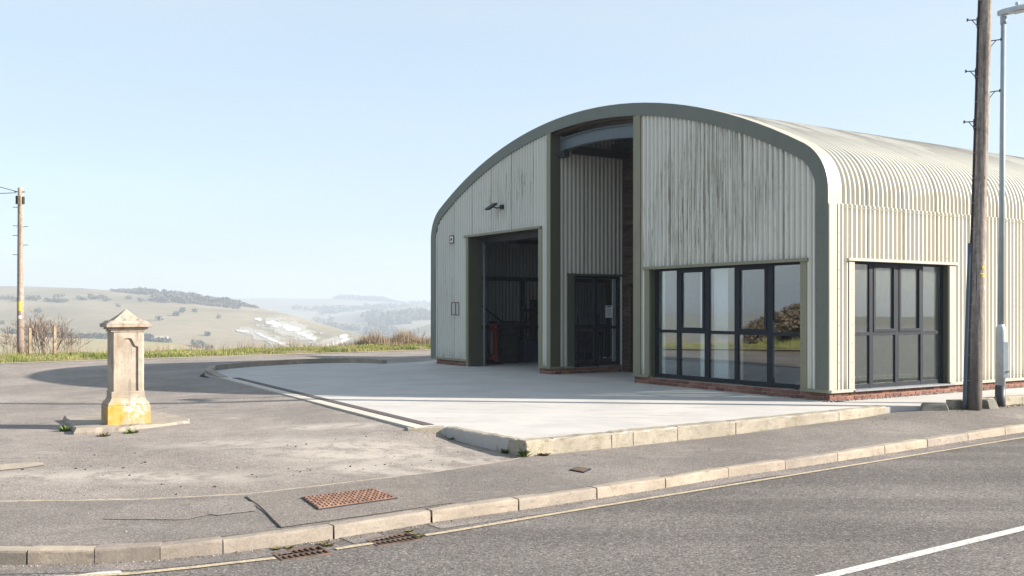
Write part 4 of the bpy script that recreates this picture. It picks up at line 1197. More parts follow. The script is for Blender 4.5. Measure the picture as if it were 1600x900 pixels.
for sx in (-1, 1):
    m.add([(sx * hx, -hy + .03, sh_b), (sx * hx, hy - .03, sh_b), (sx * hx, hy - .03, sh_t), (sx * hx, -hy + .03, sh_t)], [(0, 1, 2, 3)])
    for sy in (-1, 1):
        q_ = [(sx * (hx - .03), sy * hy), (sx * hx, sy * (hy - .03))]
        m.add([(*q_[0], sh_b), (*q_[1], sh_b), (*q_[1], sh_t), (*q_[0], sh_t)], [(0, 1, 2, 3)])
        # square stops at top and bottom of the chamfer
o = m.build('shaft', M_STONE, pr)
bmm = bmesh.new(); bmm.from_mesh(o.data); bmesh.ops.remove_doubles(bmm, verts=bmm.verts, dist=.0005); bmesh.ops.recalc_face_normals(bmm, faces=bmm.faces); bmm.to_mesh(o.data); bmm.free()
frustum_stack([(.401, .253, .198, .003), (.49, .253, .198, .003), (.50, .2475, .1925, .02)], 'shaft_base', M_STONE, pr)
frustum_stack([(1.405, .250, .195, .003), (1.409, .264, .209, .003), (1.428, .266, .211, .003), (1.430, .256, .201, .003), (1.438, .258, .203, .003), (1.441, .288, .233, .003), (1.462, .302, .247, .003), (1.464, .290, .235, .003), (1.472, .292, .237, .003), (1.476, .335, .280, .004), (1.482, .345, .29, .004), (1.53, .345, .29, .006)], 'cornice', M_STONE, pr)
# gabled cap: each face rises as an ogee to the apex
m = MB(); nn_ = 41
def og(t): # 0 edge .. 1 centre
    return .0 + .16 * (t ** 1.55 if t < .5 else (.5 ** 1.55 + (t - .5) * 1.32)) 
tt = np.linspace(-1, 1, nn_)
P = np.zeros((nn_, nn_, 3))
for i, a_ in enumerate(tt):
    for j_, b_ in enumerate(tt):
        za = og(1 - abs(a_)); zb_ = og(1 - abs(b_)) * .92
        e_ = 1 - max(abs(a_), abs(b_)); zz_ = .235 * (e_ ** 1.8 * .62 + e_ * .38) + .018 * max(0, 1 - abs(e_ - .22) / .12)
        for (hx_, hy_, dp_) in ((-.26, -.60, .05), (.34, -.58, .06), (-.70, -.25, .05), (.62, -.3, .03)):
            q_ = math.hypot((a_ - hx_) / .15, (b_ - hy_) / .13); zz_ -= dp_ * max(0, 1 - q_)
        P[i, j_] = (a_ * .345, b_ * .29, 1.53 + zz_ + .006 * mnoise.noise(Vector((a_ * 4, b_ * 4, 0))))
for j_ in range(nn_): P[0, j_, 2] = max(P[0, j_, 2], 1.53); P[-1, j_, 2] = max(P[-1, j_, 2], 1.53)
cp = grid('cap', P, M_STONE, smooth=False, parent=pr)
bmm = bmesh.new(); bmm.from_mesh(cp.data)
r_ = bmesh.ops.extrude_face_region(bmm, geom=bmm.faces[:]); vv = [e for e in r_['geom'] if isinstance(e, bmesh.types.BMVert)]
for v in vv: v.co.z = 1.526
bmesh.ops.recalc_face_normals(bmm, faces=bmm.faces); bmm.to_mesh(cp.data); bmm.free()
# weather-worn hollows in the cap
m = MB()
for (x, z, s_) in ((-.075, 1.60, .030), (.105, 1.595, .036)):
    vs = [(x + s_ * math.cos(t) * R.uniform(.6, 1.2), -.2885 + .0, z + s_ * .5 * math.sin(t) * R.uniform(.6, 1.2)) for t in np.linspace(0, 2 * math.pi, 9)[:-1]]
# ---- broken concrete pad under the pillar
pad = [Vector(G(*q)) for q in ((118, 684, 0), (188, 680.5, 0), (225, 676.5, 0), (297, 669.5, 0), (288, 659, .03), (245, 651, .03), (180, 650, .03), (100, 661, .0))]
m = MB(); out = []
for p, q in zip(pad, pad[1:] + pad[:1]):
    for k in range(7):
        v = p.lerp(q, k / 7); out.append((v.x + R.uniform(-.015, .015), v.y + R.uniform(-.015, .015)))
nO = len(out); cxy = Vector((sum(p[0] for p in out) / nO, sum(p[1] for p in out) / nO))
for z, s_ in ((-.03, 1.01), (.06, 1.004), (.10, .995), (.118, .975)):
    for (x, y) in out:
        e_ = .05 * mnoise.noise(Vector((x * 5, y * 5, z * 12))) * (z > 0); m.v.append((cxy.x + (x - cxy.x) * s_ + e_ * .5, cxy.y + (y - cxy.y) * s_ + e_, z + (R.uniform(-.008, .008) + .03 * mnoise.noise(Vector((x * 2, y * 2, 5))) if z > 0 else 0)))
for l in range(3):
    for i in range(nO): m.f.append((l * nO + i, l * nO + (i + 1) % nO, (l + 1) * nO + (i + 1) % nO, (l + 1) * nO + i))
m.v.append((cxy.x, cxy.y, .118)); c_ = len(m.v) - 1
for i in range(nO): m.f.append((3 * nO + i, 3 * nO + (i + 1) % nO, c_))
po_ = m.build('concrete_pad', M_PAD); tag(po_, 'low broken concrete pad under the stone pillar', 'concrete pad')

# ================================================================== POLES AND LAMP
def steps(root, lst, sc=1.0, mat=M_BOLT):
    """lst: (z, side, x0) step irons"""
    for (z, sd, x0, tilt) in lst:
        m = MB()
        L = .20 * sc
        m.tube([(x0, 0, z), (x0 + sd * L, -.02, z + tilt)], .011 * sc, 6)
        m.tube([(x0, 0, z - .12 * sc), (x0 + sd * L * .55, -.01, z + tilt * .55)], .008 * sc, 6)
        m.box(x0 + sd * L - .006, x0 + sd * L + .006, -.04, .0, z + tilt - .02, z + tilt + .025)
        m.tube([(x0, 0, z - .16 * sc), (x0, 0, z + .05 * sc)], .012 * sc, 6)
        m.build('step_iron', mat, root)
PB_ = Vector((7.68, 16.19, .135))
pole = empty('utility_pole', PB_); tag(pole, 'tall weathered wooden utility pole at the kerb, with step irons and a grey cable guard', 'utility pole')
lean = .0285; H = 9.2
m = MB(); n_ = 24
pts = [(lean * z, 0, z) for z in np.linspace(-.2, H, 20)]; rad = [.128 - .0036 * max(0, z[2]) for z in pts]
m.tube(pts, rad, 20); m.build('pole_shaft', M_POLE, pole, smooth=True)
zt = CH + (HOR - 380) / F_PX * 16.19 - PB_.z
m = MB(); m.tube([(-.185, -.04, .02), (-.155 + .0, -.03, .2), (lean * zt - .145, -.02, zt)], .036, 10); m.build('cable_guard', M_GUARD, pole, smooth=True)
m = MB(); m.tube([(lean * z - .135 + .0036 * z * .9, -.02, z) for z in np.linspace(zt - .1, H - .3, 10)], .017, 8); m.build('cable', M_CABLE, pole, smooth=True)
m = MB(); m.tube([(lean * z - .118 + .0036 * z, .03, z) for z in np.linspace(.1, H - .3, 10)], .014, 8); m.build('cable', M_CABLE, pole, smooth=True)
m = MB()
for z in np.arange(.5, H - .5, .42): m.tube([(lean * z - .13 + .0036 * z - .03, -.05, z), (lean * z - .1, -.09, z + .005)], .006, 5)
o = m.build('cable_clip', M_SILL, pole); o['kind'] = 'stuff'
def zpy(py, d): return CH + (HOR - py) / F_PX * d - PB_.z
sl_ = []
for (py, sd) in ((64, 1), (144, 1), (111, -1), (190, -1), (31, -1)):
    z = zpy(py, 16.19); r_ = .128 - .0036 * z; sl_.append((z, sd, lean * z + sd * (r_ + .0 if sd > 0 else r_ + .02), .02 if sd > 0 else -.012))
for z in (7.0, 7.7, 8.4): sl_.append((z, 1 if int(z * 10) % 2 else -1, lean * z + (.1 if int(z * 10) % 2 else -.1), .02))
steps(pole, sl_, .85)
for (py0, py1, x0, x1, mt) in ((416, 421, .02, .075, M_YEL), (427, 429, -.02, .09, M_YEL), (431, 433, .02, .09, M_YEL), (448, 452, .07, .105, M_WHT)):
    z0, z1 = zpy(py1, 16.07), zpy(py0, 16.07); m = MB(); r = .122
    xx = np.linspace(x0, x1, 5); 
    for p, q in zip(xx[:-1], xx[1:]):
        yp, yq = -math.sqrt(r * r - p * p) - .004, -math.sqrt(r * r - q * q) - .004; l_ = lean * z0
        m.add([(p + l_, yp, z0), (q + l_, yq, z0), (q + l_, yq, z1), (p + l_, yp, z1)], [(0, 1, 2, 3)])
    m.build('tag', mt, pole)
m = MB(); z0 = zpy(420.2, 16.07); l_ = lean * z0
for p in (.04, .052): m.add([(p + l_, -.1225, z0), (p + .006 + l_, -.1222, z0), (p + .006 + l_, -.1222, z0 + .03), (p + l_, -.1225, z0 + .03)], [(0, 1, 2, 3)])
m.build('tag_marks', M_INK, pole)

LB = Vector((8.42, 16.78, .14))
lamp = empty('street_lamp', LB); tag(lamp, 'slim grey street lamp with thick pale base and black band, beside the wooden pole', 'street lamp')
ll = .0085
def lt(zs, rs, name, mat, n=18):
    m = MB(); m.tube([(ll * z, 0, z) for z in zs], rs, n); return m.build(name, mat, lamp, smooth=True)
lt([-.15, .37], [.083, .083], 'black_band', M_BLACKP)
lt([.371, 1.28, 1.36, 1.42], [.081, .080, .075, .052], 'base_sleeve', M_LAMPW)
HT = CH + (485 - 34) / F_PX * 16.78 - LB.z
lt([1.40, HT], [.050, .040], 'column', M_LAMP)
lt([HT - .04, HT + .09], [.052, .052], 'collar', M_LAMP)
m = MB(); m.box(ll * .9 - .045 + .05, ll * .9 + .045 + .05, -.083, -.070, .50, 1.12)
dpl = m.build('access_door', M_LAMPW, lamp, bevel=.004)
m = MB(); m.box(.055, .115, -.095, -.083, .60, .615); m.build('door_lock', M_BOLT, dpl)
hd = Vector((.76, -.65, .0)).normalized(); hn = Vector((-hd.y, hd.x, 0))
top = Vector((ll * HT, 0, HT + .11))
m = MB()
secs = [(-.09, .045, .05), (.0, .06, .065), (.25, .10, .06), (.65, .13, .05), (.80, .10, .03)]
for (t, hw, hh) in secs:
    c = top + hd * t + Vector((0, 0, .04 + .05 * t))
    for (i, k) in ((-1, -.5), (1, -.5), (1, .3), (.6, 1), (-.6, 1), (-1, .3)): m.v.append(tuple(c + hn * hw * i + Vector((0, 0, hh * k))))
for s_ in range(len(secs) - 1):
    for j in range(6): m.f.append((6 * s_ + j, 6 * s_ + (j + 1) % 6, 6 * s_ + 6 + (j + 1) % 6, 6 * s_ + 6 + j))
m.f.append(tuple(range(6))[::-1]); m.f.append(tuple(24 + j for j in range(6)))
m.build('lamp_head', M_LAMPW, lamp)
m = MB(); c = top + hd * .42 + Vector((0, 0, .028)); m.obox(c, hd * .26 + Vector((0, 0, .013)), hn * .085, Vector((0, 0, .012))); m.build('lens', M_LENS, lamp)
m = MB(); c = top + hd * .22 + Vector((0, 0, .09)); m.tube([c, c + Vector((0, 0, .05)), c + Vector((0, 0, .055)), c + Vector((0, 0, .09))], [.02, .02, .038, .034], 10); m.build('photocell', M_LAMPW, lamp)

FP = Vector((*G(32, 559.5, .12), .12)); 
fp = empty('utility_pole', FP); tag(fp, 'distant wooden utility pole standing in the grass verge at the far left', 'utility pole')
dF = FP.y; H2 = (559 - 293) / F_PX * dF
m = MB(); m.tube([(0.0 * z, 0, z) for z in np.linspace(-.2, H2, 12)], [.125 - .006 * max(0, z) for z in np.linspace(-.2, H2, 12)], 14); m.build('pole_shaft', M_POLE2, fp, smooth=True)
def zf(py): return (559.5 - py) / F_PX * dF
m = MB(); m.box(-.15, -.09, -.06, .06, zf(319), zf(306)); m.build('junction_box', M_DARK, fp, bevel=.01)
m = MB(); m.box(.095, .125, -.06, .06, zf(319), zf(307)); m.build('junction_box', M_DARK, fp, bevel=.01)
m = MB(); m.box(-.04, .08, -.13, -.09, zf(321), zf(306)); m.build('junction_box', simple('tan_box', (.28, .22, .13), .6), fp, bevel=.01)
m = MB(); m.tube([(-.2, -.02, zf(299.5)), (.16, -.02, zf(300))], .018, 6); m.build('cross_bolt', M_BOLT, fp)
for (py, sd) in ((353, -1), (354, 1), (368, -1), (383, 1), (398, -1), (324, -1)):
    m = MB(); m.tube([(sd * .07, 0, zf(py)), (sd * .27, 0, zf(py) + .005)], .011, 6); m.build('step_iron', M_BOLT, fp)
m = MB(); r = .112
for (z0, z1, mt, nm) in ((zf(486), zf(471), M_YEL, 'warning_sign'), (zf(498), zf(493), M_WHT, 'tag')):
    m = MB(); xx = np.linspace(-.035, .09, 6)
    for p, q in zip(xx[:-1], xx[1:]): m.add([(p, -math.sqrt(r * r - p * p) - .006, z0), (q, -math.sqrt(r * r - q * q) - .006, z0), (q, -math.sqrt(r * r - q * q) - .006, z1), (p, -math.sqrt(r * r - p * p) - .006, z1)], [(0, 1, 2, 3)])
    m.build(nm, mt, fp)
def wire(a, b, sag, label, rr=.012):
    a, b = Vector(a), Vector(b); m = MB(); pts = []
    for t in np.linspace(0, 1, 14):
        p = a.lerp(b, t); p.z -= sag * 4 * t * (1 - t); pts.append(p)
    m.tube(pts, rr, 5); o = m.build('overhead_wire', M_CABLE); tag(o, label, 'wire', 'overhead wires at the far left'); return o
wt = FP + Vector((-.15, 0, zf(299)))
wire(wt, (-42, 26, 14.5), .5, 'upper overhead wire climbing away left from the far pole')
wire(wt + Vector((0, 0, -.05)), (-50, 40, 6.4), .25, 'nearly level overhead wire running left from the far pole')

# concrete marker blocks beside the kerb gap
def block(loc, rz, label, L=.22, W=.15, Hh=.155):
    m = MB(); t = .72
    vs = [(-L, -W, -.05), (L, -W, -.05), (L, W, -.05), (-L, W, -.05), (-L, -W, .0), (L, -W, .0), (L, W, .0), (-L, W, .0),
          (-L * .84, -W * .62, Hh * .88), (L * .84, -W * .62, Hh * .88), (L * .84, W * .62, Hh * .88), (-L * .84, W * .62, Hh * .88),
          (-L * .72, -W * .45, Hh), (L * .72, -W * .45, Hh), (L * .72, W * .45, Hh), (-L * .72, W * .45, Hh)]
    fs = []
    for l in range(3):
        for i in range(4): fs.append((l * 4 + i, l * 4 + (i + 1) % 4, l * 4 + 4 + (i + 1) % 4, l * 4 + 4 + i))
    fs.append((12, 13, 14, 15)); m.add(vs, fs)
    o = m.build('marker_block', M_BLOCK, bevel=.012); o.location = loc; o.rotation_euler = (0, 0, rz)
    tag(o, label, 'concrete block', 'concrete marker blocks beside the kerb'); return o
bl = block((7.04, 16.22, .105), math.radians(-14), 'low weathered concrete block at the kerb gap, left of the utility pole')
block((8.02, 16.42, .13), math.radians(30), 'low concrete block half hidden between the utility pole and the street lamp', L=.14, W=.14, Hh=.17)

# ================================================================== LANDSCAPE
def pxaz(px): return math.atan2(px - 800, F_PX)
class Layer:
    def __init__(s, pts, D0, D1, z0, back=.5, und=2.0, seed=0):
        s.px = [p[0] for p in pts]; s.py = [p[1] for p in pts]; s.D0, s.D1, s.z0, s.back, s.und, s.seed = D0, D1, z0, back, und, seed
    def d(s, v, px): return v(px) if callable(v) else v
    def pt(s, px, t):
        """px measured across the view; t 0 foot .. 1 ridge"""
        D0, D1 = s.d(s.D0, px), s.d(s.D1, px)
        zr = CH + (HOR - float(np.interp(px, s.px, s.py))) / F_PX * D1
        D = D0 + (D1 - D0) * t; k = (px - 800) / F_PX
        if t <= 1: f = t * (1.55 - .55 * t)
        else: f = 1 - .9 * (t - 1) / s.back * 1.0
        z = s.z0 + (zr - s.z0) * f
        x, y = k * D, D
        if 0 < t < 1: z += s.und * mnoise.noise(Vector((x * .006, y * .006, s.seed))) * math.sin(math.pi * t) * 1.5
        return Vector((x, y, z))
    def find(s, px, py):
        lo, hi = 0.0, 1.0
        for _ in range(24):
            t = (lo + hi) / 2; p = s.pt(px, t); yy = HOR + (CH - p.z) / p.y * F_PX
            if yy > py: lo = t
            else: hi = t
        return (lo + hi) / 2
    def build(s, name, mat, pxs, nt_=36):
        ts = list(np.linspace(0, 1, nt_)) + [1 + s.back * .3, 1 + s.back * .7, 1 + s.back]
        P = np.zeros((len(pxs), len(ts), 3))
        for i, px in enumerate(pxs):
            for j, t in enumerate(ts): P[i, j] = s.pt(px, t)
        o = grid(name, P, mat); tag(o, kind='structure'); return o
LA = Layer([(-9000, 470), (-3000, 452), (-900, 440), (0, 447), (60, 448), (130, 450.5), (240, 459), (300, 466), (375, 477), (430, 486), (500, 505), (545, 518), (600, 532), (640, 541), (700, 549), (900, 552), (3000, 540)],
           lambda p: 650, lambda p: float(np.interp(p, [0, 400, 640, 900], [1500, 1150, 800, 800])), -44, und=1.6, seed=1)
LA.build('near_hill', M_DOWN, list(np.linspace(-9000, -800, 30)) + list(np.linspace(-700, 700, 140)) + [800, 1200, 2000, 3000])
LFd = Layer([(-9000, 500), (-600, 510), (0, 520), (80, 527.5), (180, 530), (270, 536), (330, 549), (400, 560), (520, 575), (900, 590)], 130, lambda p: 470, -49, und=.5, seed=4)
LFd.build('pale_field', M_FIELD, list(np.linspace(-9000, -300, 24)) + list(np.linspace(-200, 900, 60)))
LB_ = Layer([(-9000, 474), (-400, 470), (375, 466.5), (430, 465.5), (520, 467), (600, 471), (640, 474), (676, 476), (1000, 470), (2600, 466), (9000, 470)], 2100, 3300, -30, und=3, seed=2, back=.15)
LB_.build('far_hill', M_DOWN2, list(np.linspace(-9000, 200, 40)) + list(np.linspace(250, 1000, 90)) + list(np.linspace(1200, 9000, 30)))
LC = Layer([(300, 560), (400, 520), (450, 505), (520, 495), (580, 486), (630, 479), (676, 476.5), (800, 476), (1500, 480), (5000, 480)], 1500, 2300, -45, und=3, seed=3)
LC.build('middle_hill', M_DOWN2, list(np.linspace(300, 900, 70)) + list(np.linspace(1000, 5000, 20)))
LD = Layer([(480, 600), (560, 540), (610, 526), (650, 513), (676, 505), (760, 497), (1500, 490), (5000, 485)], 900, 1400, -45, und=1, seed=6)
LD.build('lower_hill', M_DOWN, list(np.linspace(480, 900, 50)) + list(np.linspace(1000, 5000, 20)))
# valley floor closing everything to the far side
P = np.zeros((49, 8, 3))
for i in range(49):
    for j, r in enumerate((0, 120, 300, 700, 1400, 2400, 3200, 3750)):
        a = 2 * math.pi * i / 48; P[i, j] = (r * math.cos(a), r * math.sin(a) + 200, -50)
tag(grid('valley_floor', P[:, ::-1], M_DOWN2), kind='structure')

# chalk scars: turf worn away, sheets of bare chalk following the slope with ragged edges
def ragged(name, layer, pix, mat, thr, lift=.35, step=2.0, nsc=.12, seed=0, label=None):
    """pix: list of (px,py,radius_x,radius_y,angle) blobs"""
    xs_ = [p[0] for p in pix]; ys_ = [p[1] for p in pix]; rm = max(max(p[2], p[3]) for p in pix)
    V, F_ = [], []; idx = {}
    def inside(x, y):
        b = -1
        for (cx, cy, rx, ry, an) in pix:
            c, s_ = math.cos(an), math.sin(an); dx, dy = x - cx, y - cy
            u, v = (dx * c + dy * s_) / rx, (-dx * s_ + dy * c) / ry
            b = max(b, 1 - math.hypot(u, v))
        nz = mnoise.noise(Vector((x * nsc * .6, y * nsc * 1.8, seed))) * .55 + mnoise.noise(Vector((x * nsc * 2.2, y * nsc * 5, seed + 4))) * .35
        return b + nz > thr and b > -.25
    tc = {}
    def vert(i, j):
        if (i, j) not in idx:
            x, y = i * step, j * step * .5
            p = layer.pt(x, layer.find(x, y)); p = p + Vector((0, 0, lift)) - Vector((0, lift * 2, 0))
            idx[(i, j)] = len(V); V.append(tuple(p))
        return idx[(i, j)]
    i0, i1 = int((min(xs_) - rm) / step), int((max(xs_) + rm) / step) + 1
    j0, j1 = int((min(ys_) - rm) / (step * .5)), int((max(ys_) + rm) / (step * .5)) + 1
    for i in range(i0, i1):
        for j in range(j0, j1):
            x, y = (i + .5) * step, (j + .5) * step * .5
            if y < float(np.interp(x, layer.px, layer.py)) + 2: continue
            if inside(x, y): F_.append((vert(i, j), vert(i, j + 1), vert(i + 1, j + 1), vert(i + 1, j)))
    m = MB(); m.add(V, F_); return tag(m.build(name, mat), kind='structure')
ragged('thin_turf', LA, [(455, 515, 60, 16, .28), (420, 528, 40, 9, .35), (520, 535, 35, 9, -.3), (400, 522, 30, 9, .4)], M_CHALK2, .22, .25, 2, .1, 3)
ragged('chalk_scar', LA, [(405, 499, 10, 4, .2), (428, 507, 22, 7, .35), (452, 513, 34, 8, .25), (478, 524, 24, 7, .4), (490, 530, 12, 5, .3)], M_CHALK, .42, .5, 1.4, .16, 1)
ragged('chalk_scar', LA, [(382, 518, 18, 1.6, .05), (410, 525, 20, 2.0, .45), (428, 532, 16, 2.2, .5), (445, 540, 14, 2, .4)], M_CHALK, .12, .5, 1.4, .16, 2)
ragged('chalk_track', LA, [(528, 536, 26, 2.4, -.30), (540, 526, 10, 3, -.1), (510, 543, 18, 4, -.3)], M_CHALK, .10, .5, 1.4, .12, 5)

# scrub, hedgerows and woods as leaf clumps standing on the slopes
def clumps(name, centers, mat, per=40, label=None, cat=None, kind='stuff', flat=.8, ls=1.0):
    """centers: (x,y,z,r) balls of leaf-sized quads sitting on the ground"""
    V = []; 
    for (x, y, z, r) in centers:
        n_ = per; d = NR.normal(size=(n_, 3)); d /= np.linalg.norm(d, axis=1)[:, None]; rr = r * NR.uniform(.35, 1.0, (n_, 1)) ** .6
        c = np.array([x, y, z + r * .55]) + d * rr * np.array([1, 1, flat])
        a = NR.normal(size=(n_, 3)); a /= np.linalg.norm(a, axis=1)[:, None]; b = np.cross(a, NR.normal(size=(n_, 3))); b /= np.linalg.norm(b, axis=1)[:, None]
        s_ = r * NR.uniform(.16, .34, (n_, 1)) * ls
        V.append(np.stack([c - a * s_ - b * s_, c + a * s_ - b * s_ * .6, c + a * s_ * .8 + b * s_, c - a * s_ * .7 + b * s_], 1))
    V = np.concatenate(V).reshape(-1, 3); n_ = len(V) // 4
    o = npmesh(name, V, np.arange(4 * n_).reshape(-1, 4), mat)
    if kind: o['kind'] = kind
    tag(o, label, cat); return o
def line_of(layer, x0, x1, y0, y1, n_, r0, r1, jit=1.2):
    out = []
    for k in range(n_):
        t = R.random(); px = x0 + (x1 - x0) * t; py = y0 + (y1 - y0) * t + R.uniform(-jit, jit)
        py = max(py, float(np.interp(px, layer.px, layer.py)) + .6)
        p = layer.pt(px, layer.find(px, py)); out.append((p.x, p.y, p.z, R.uniform(r0, r1)))
    return out
sc_ = []
for (x0, x1, y0, y1, n_) in ((0, 12, 466, 468, 6), (18, 30, 468, 472, 7), (40, 62, 466, 467, 8), (44, 56, 468, 470, 6), (72, 105, 471, 472, 20), (116, 130, 466, 468, 5), (124, 136, 469, 468, 6),
                             (138, 148, 464, 468, 5), (148, 162, 467, 466, 9), (164, 176, 470, 471, 5), (196, 206, 466, 467, 4), (214, 222, 470, 471, 3), (58, 64, 487, 488, 3), (250, 262, 470, 472, 9),
                             (275, 285, 493, 487, 8), (300, 306, 486, 488, 3), (323, 326, 524, 525, 2), (84, 100, 464, 464, 5), (0, 4, 506, 507, 3), (182, 186, 479, 479, 1), (247, 250, 500, 500, 1), (340, 344, 497, 498, 2), (310, 312, 540, 541, 2)):
    sc_ += line_of(LA, x0, x1, y0, y1, n_, 1.5, 3.5)
clumps('hillside_scrub', sc_, M_SCRUB, 26, 'scattered dark scrub bushes on the near chalk hill', 'scrub')
sc_ = line_of(LA, 75, 172, 529.5, 531, 60, 2.5, 4.2, .7) + line_of(LA, 16, 28, 525.5, 526.5, 10, 3, 5, .5) + line_of(LA, 34, 46, 527, 527.5, 7, 2.5, 4, .5)
clumps('hedgerow', sc_, M_SCRUB, 34, 'line of dark hedgerow trees along the foot of the near hill', 'hedgerow')
sc_ = line_of(LA, 226, 262, 532, 537, 34, 2.2, 4.2, 1) + line_of(LA, 305, 330, 541, 547, 18, 2, 4, 1.4) 
clumps('hedgerow', sc_, M_SCRUB, 30, 'dark trees around the farm roof in the valley behind the pillar', 'hedgerow')
# woodland along the ridge
sc_ = []
for k in range(260):
    px = 172 + 230 * R.random() ** 1.0; yr = float(np.interp(px, LA.px, LA.py))
    p = LA.pt(px, 1 - R.random() * .10 * min(1, (402 - px) / 80)); sc_.append((p.x, p.y, p.z - 1, R.uniform(2.5, 5.2) * min(1.3, .5 + min(px - 165, 410 - px) / 70)))
sc_ += line_of(LA, 240, 262, 468, 473, 22, 3.5, 5.5, 2) + line_of(LA, 262, 300, 468, 474, 60, 3, 5, 2) + line_of(LA, 300, 375, 473, 482, 50, 2, 4, 1.5)
clumps('ridge_wood', sc_, M_WOOD, 26, 'bare brown woodland along the ridge of the near hill', 'wood')
# distant plantation on the skyline and hazy copses
sc_ = []
for k in range(420):
    px = R.uniform(519, 634); e = min(1, (px - 517) / 14, (637 - px) / 40); p = LB_.pt(px, 1 - R.random() * .03); sc_.append((p.x, p.y, p.z + 1, R.uniform(7, 12) * max(.3, e)))
clumps('skyline_plantation', sc_, M_SCRUB, 16, 'long flat-topped plantation on the hazy skyline', 'plantation')
sc_ = []
for (x0, x1, y0, y1, n_, a, b) in ((560, 676, 483, 479, 60, 6, 11), (600, 640, 487, 485, 50, 6, 12), (500, 560, 492, 484, 40, 5, 10), (455, 470, 482, 483, 10, 5, 8), (470, 540, 486, 482, 30, 5, 9), (640, 676, 470, 473, 30, 6, 10)):
    sc_ += line_of(LB_, x0, x1, y0, y1, n_, a, b, 1.6)
for (x0, x1, y0, y1, n_, a, b) in ((576, 676, 500, 497, 150, 6, 11), (580, 640, 508, 503, 110, 6, 10), (566, 660, 494, 490, 70, 5, 9), (570, 606, 522, 514, 60, 5, 8), (500, 560, 512, 516, 50, 5, 8), (470, 520, 500, 503, 20, 4, 8), (596, 616, 528, 520, 40, 5, 8)):
    sc_ += line_of(LC, x0, x1, y0, y1, n_, a, b, 3)
clumps('valley_woods', sc_, M_SCRUB, 16, 'hazy blue copses in the far valley left of the workshop', 'woods')
# little farm building
p = LA.pt(250, LA.find(250, 533.6)); m = MB()
m.box(-6, 6, -3, 3, -1, 2.2); 
fb = empty('farm_shed', p, .2); tag(fb, 'tiny pale-roofed farm shed among the valley trees', 'shed')
m.build('wall', M_MORTAR, fb); m = MB()
m.add([(-6.4, -3.4, 2.2), (6.4, -3.4, 2.2), (6.4, 0, 3.9), (-6.4, 0, 3.9), (-6.4, 3.4, 2.2), (6.4, 3.4, 2.2)], [(0, 1, 2, 3), (3, 2, 5, 4), (0, 3, 4), (1, 5, 2)]); m.build('roof', M_WHT, fb)

# ---- verge bank between the side road and the valley
vb = VB
def smooth_poly(pl, n_):
    s_ = [0]
    for a, b in zip(pl[:-1], pl[1:]): s_.append(s_[-1] + math.dist(a, b))
    q = np.linspace(0, s_[-1], n_); x = np.interp(q, s_, [p[0] for p in pl]); y = np.interp(q, s_, [p[1] for p in pl]); return x, y
bx, by = smooth_poly(vb, 260)
prof = [(-.9, -.06), (0, .10), (.25, .16), (1.2, .24), (2.4, .22), (3.6, .05), (6, -1.1), (12, -3.4), (30, -11), (80, -26), (190, -48), (240, -52)]
P = np.zeros((len(bx), len(prof), 3))
tx, ty = np.gradient(bx), np.gradient(by); tl = np.hypot(tx, ty); nx_, ny_ = -ty / tl, tx / tl
for _ in range(30):
    nx_[1:-1] = (nx_[:-2] + nx_[1:-1] + nx_[2:]) / 3; ny_[1:-1] = (ny_[:-2] + ny_[1:-1] + ny_[2:]) / 3
for i in range(len(bx)):
    for j, (w_, z) in enumerate(prof):
        jt = .12 * mnoise.noise(Vector((bx[i] * .7, by[i] * .7, j))) if 0 < j < 4 else 0
        P[i, j] = (bx[i] + nx_[i] * (w_ + jt * 1.5), by[i] + ny_[i] * (w_ + jt * 1.5), z + jt * .25)
tag(grid('verge_bank', P[:, ::-1], M_BANK), kind='structure')
# pale gritty edge of the tarmac
Pg = np.zeros((len(bx), 2, 3))
for i in range(len(bx)):
    a_ = -.05; b_ = -.35 - .2 * mnoise.noise(Vector((bx[i] * .5, by[i] * .5, 5)))
    Pg[i, 0] = (bx[i] + nx_[i] * b_, by[i] + ny_[i] * b_, .112); Pg[i, 1] = (bx[i] + nx_[i] * .06, by[i] + ny_[i] * .06, .118)
tag(grid('gritty_edge', Pg[:, ::-1], M_SAND), kind='structure')
def blades(name, n_, wlo, whi, h0, h1, mat, slo=0.0, shi=1.0, wid=.02, label=None, cat=None, lean_=.35, clump=True, wpow=1):
    s_ = slo + (shi - slo) * NR.random(n_); 
    idx_ = s_ * (len(bx) - 1); i0 = idx_.astype(int).clip(0, len(bx) - 2); f = idx_ - i0
    wv = wlo + (whi - wlo) * NR.random(n_) ** wpow
    X = bx[i0] * (1 - f) + bx[i0 + 1] * f + nx_[i0] * wv; Y = by[i0] * (1 - f) + by[i0 + 1] * f + ny_[i0] * wv
    Z = np.interp(wv, [p[0] for p in prof], [p[1] for p in prof]) - .03
    hh = h0 + (h1 - h0) * NR.random(n_)
    if clump:
        cl = np.array([mnoise.noise(Vector((float(x) * .9, float(y) * .9, 2))) for x, y in zip(X, Y)]); hh *= np.clip(1 + 1.1 * cl, .35, 2)
    an = NR.random(n_) * 2 * np.pi; la = NR.random(n_) * 2 * np.pi; ln = hh * lean_ * NR.random(n_)
    wx, wy = np.cos(an) * wid / 2, np.sin(an) * wid / 2
    V = np.zeros((n_, 3, 3)); V[:, 0] = np.stack([X - wx, Y - wy, Z], 1); V[:, 1] = np.stack([X + wx, Y + wy, Z], 1); V[:, 2] = np.stack([X + np.cos(la) * ln, Y + np.sin(la) * ln, Z + hh], 1)
    o = npmesh(name, V.reshape(-1, 3), np.arange(3 * n_).reshape(-1, 3), mat); o['kind'] = 'stuff'; tag(o, label, cat); return o
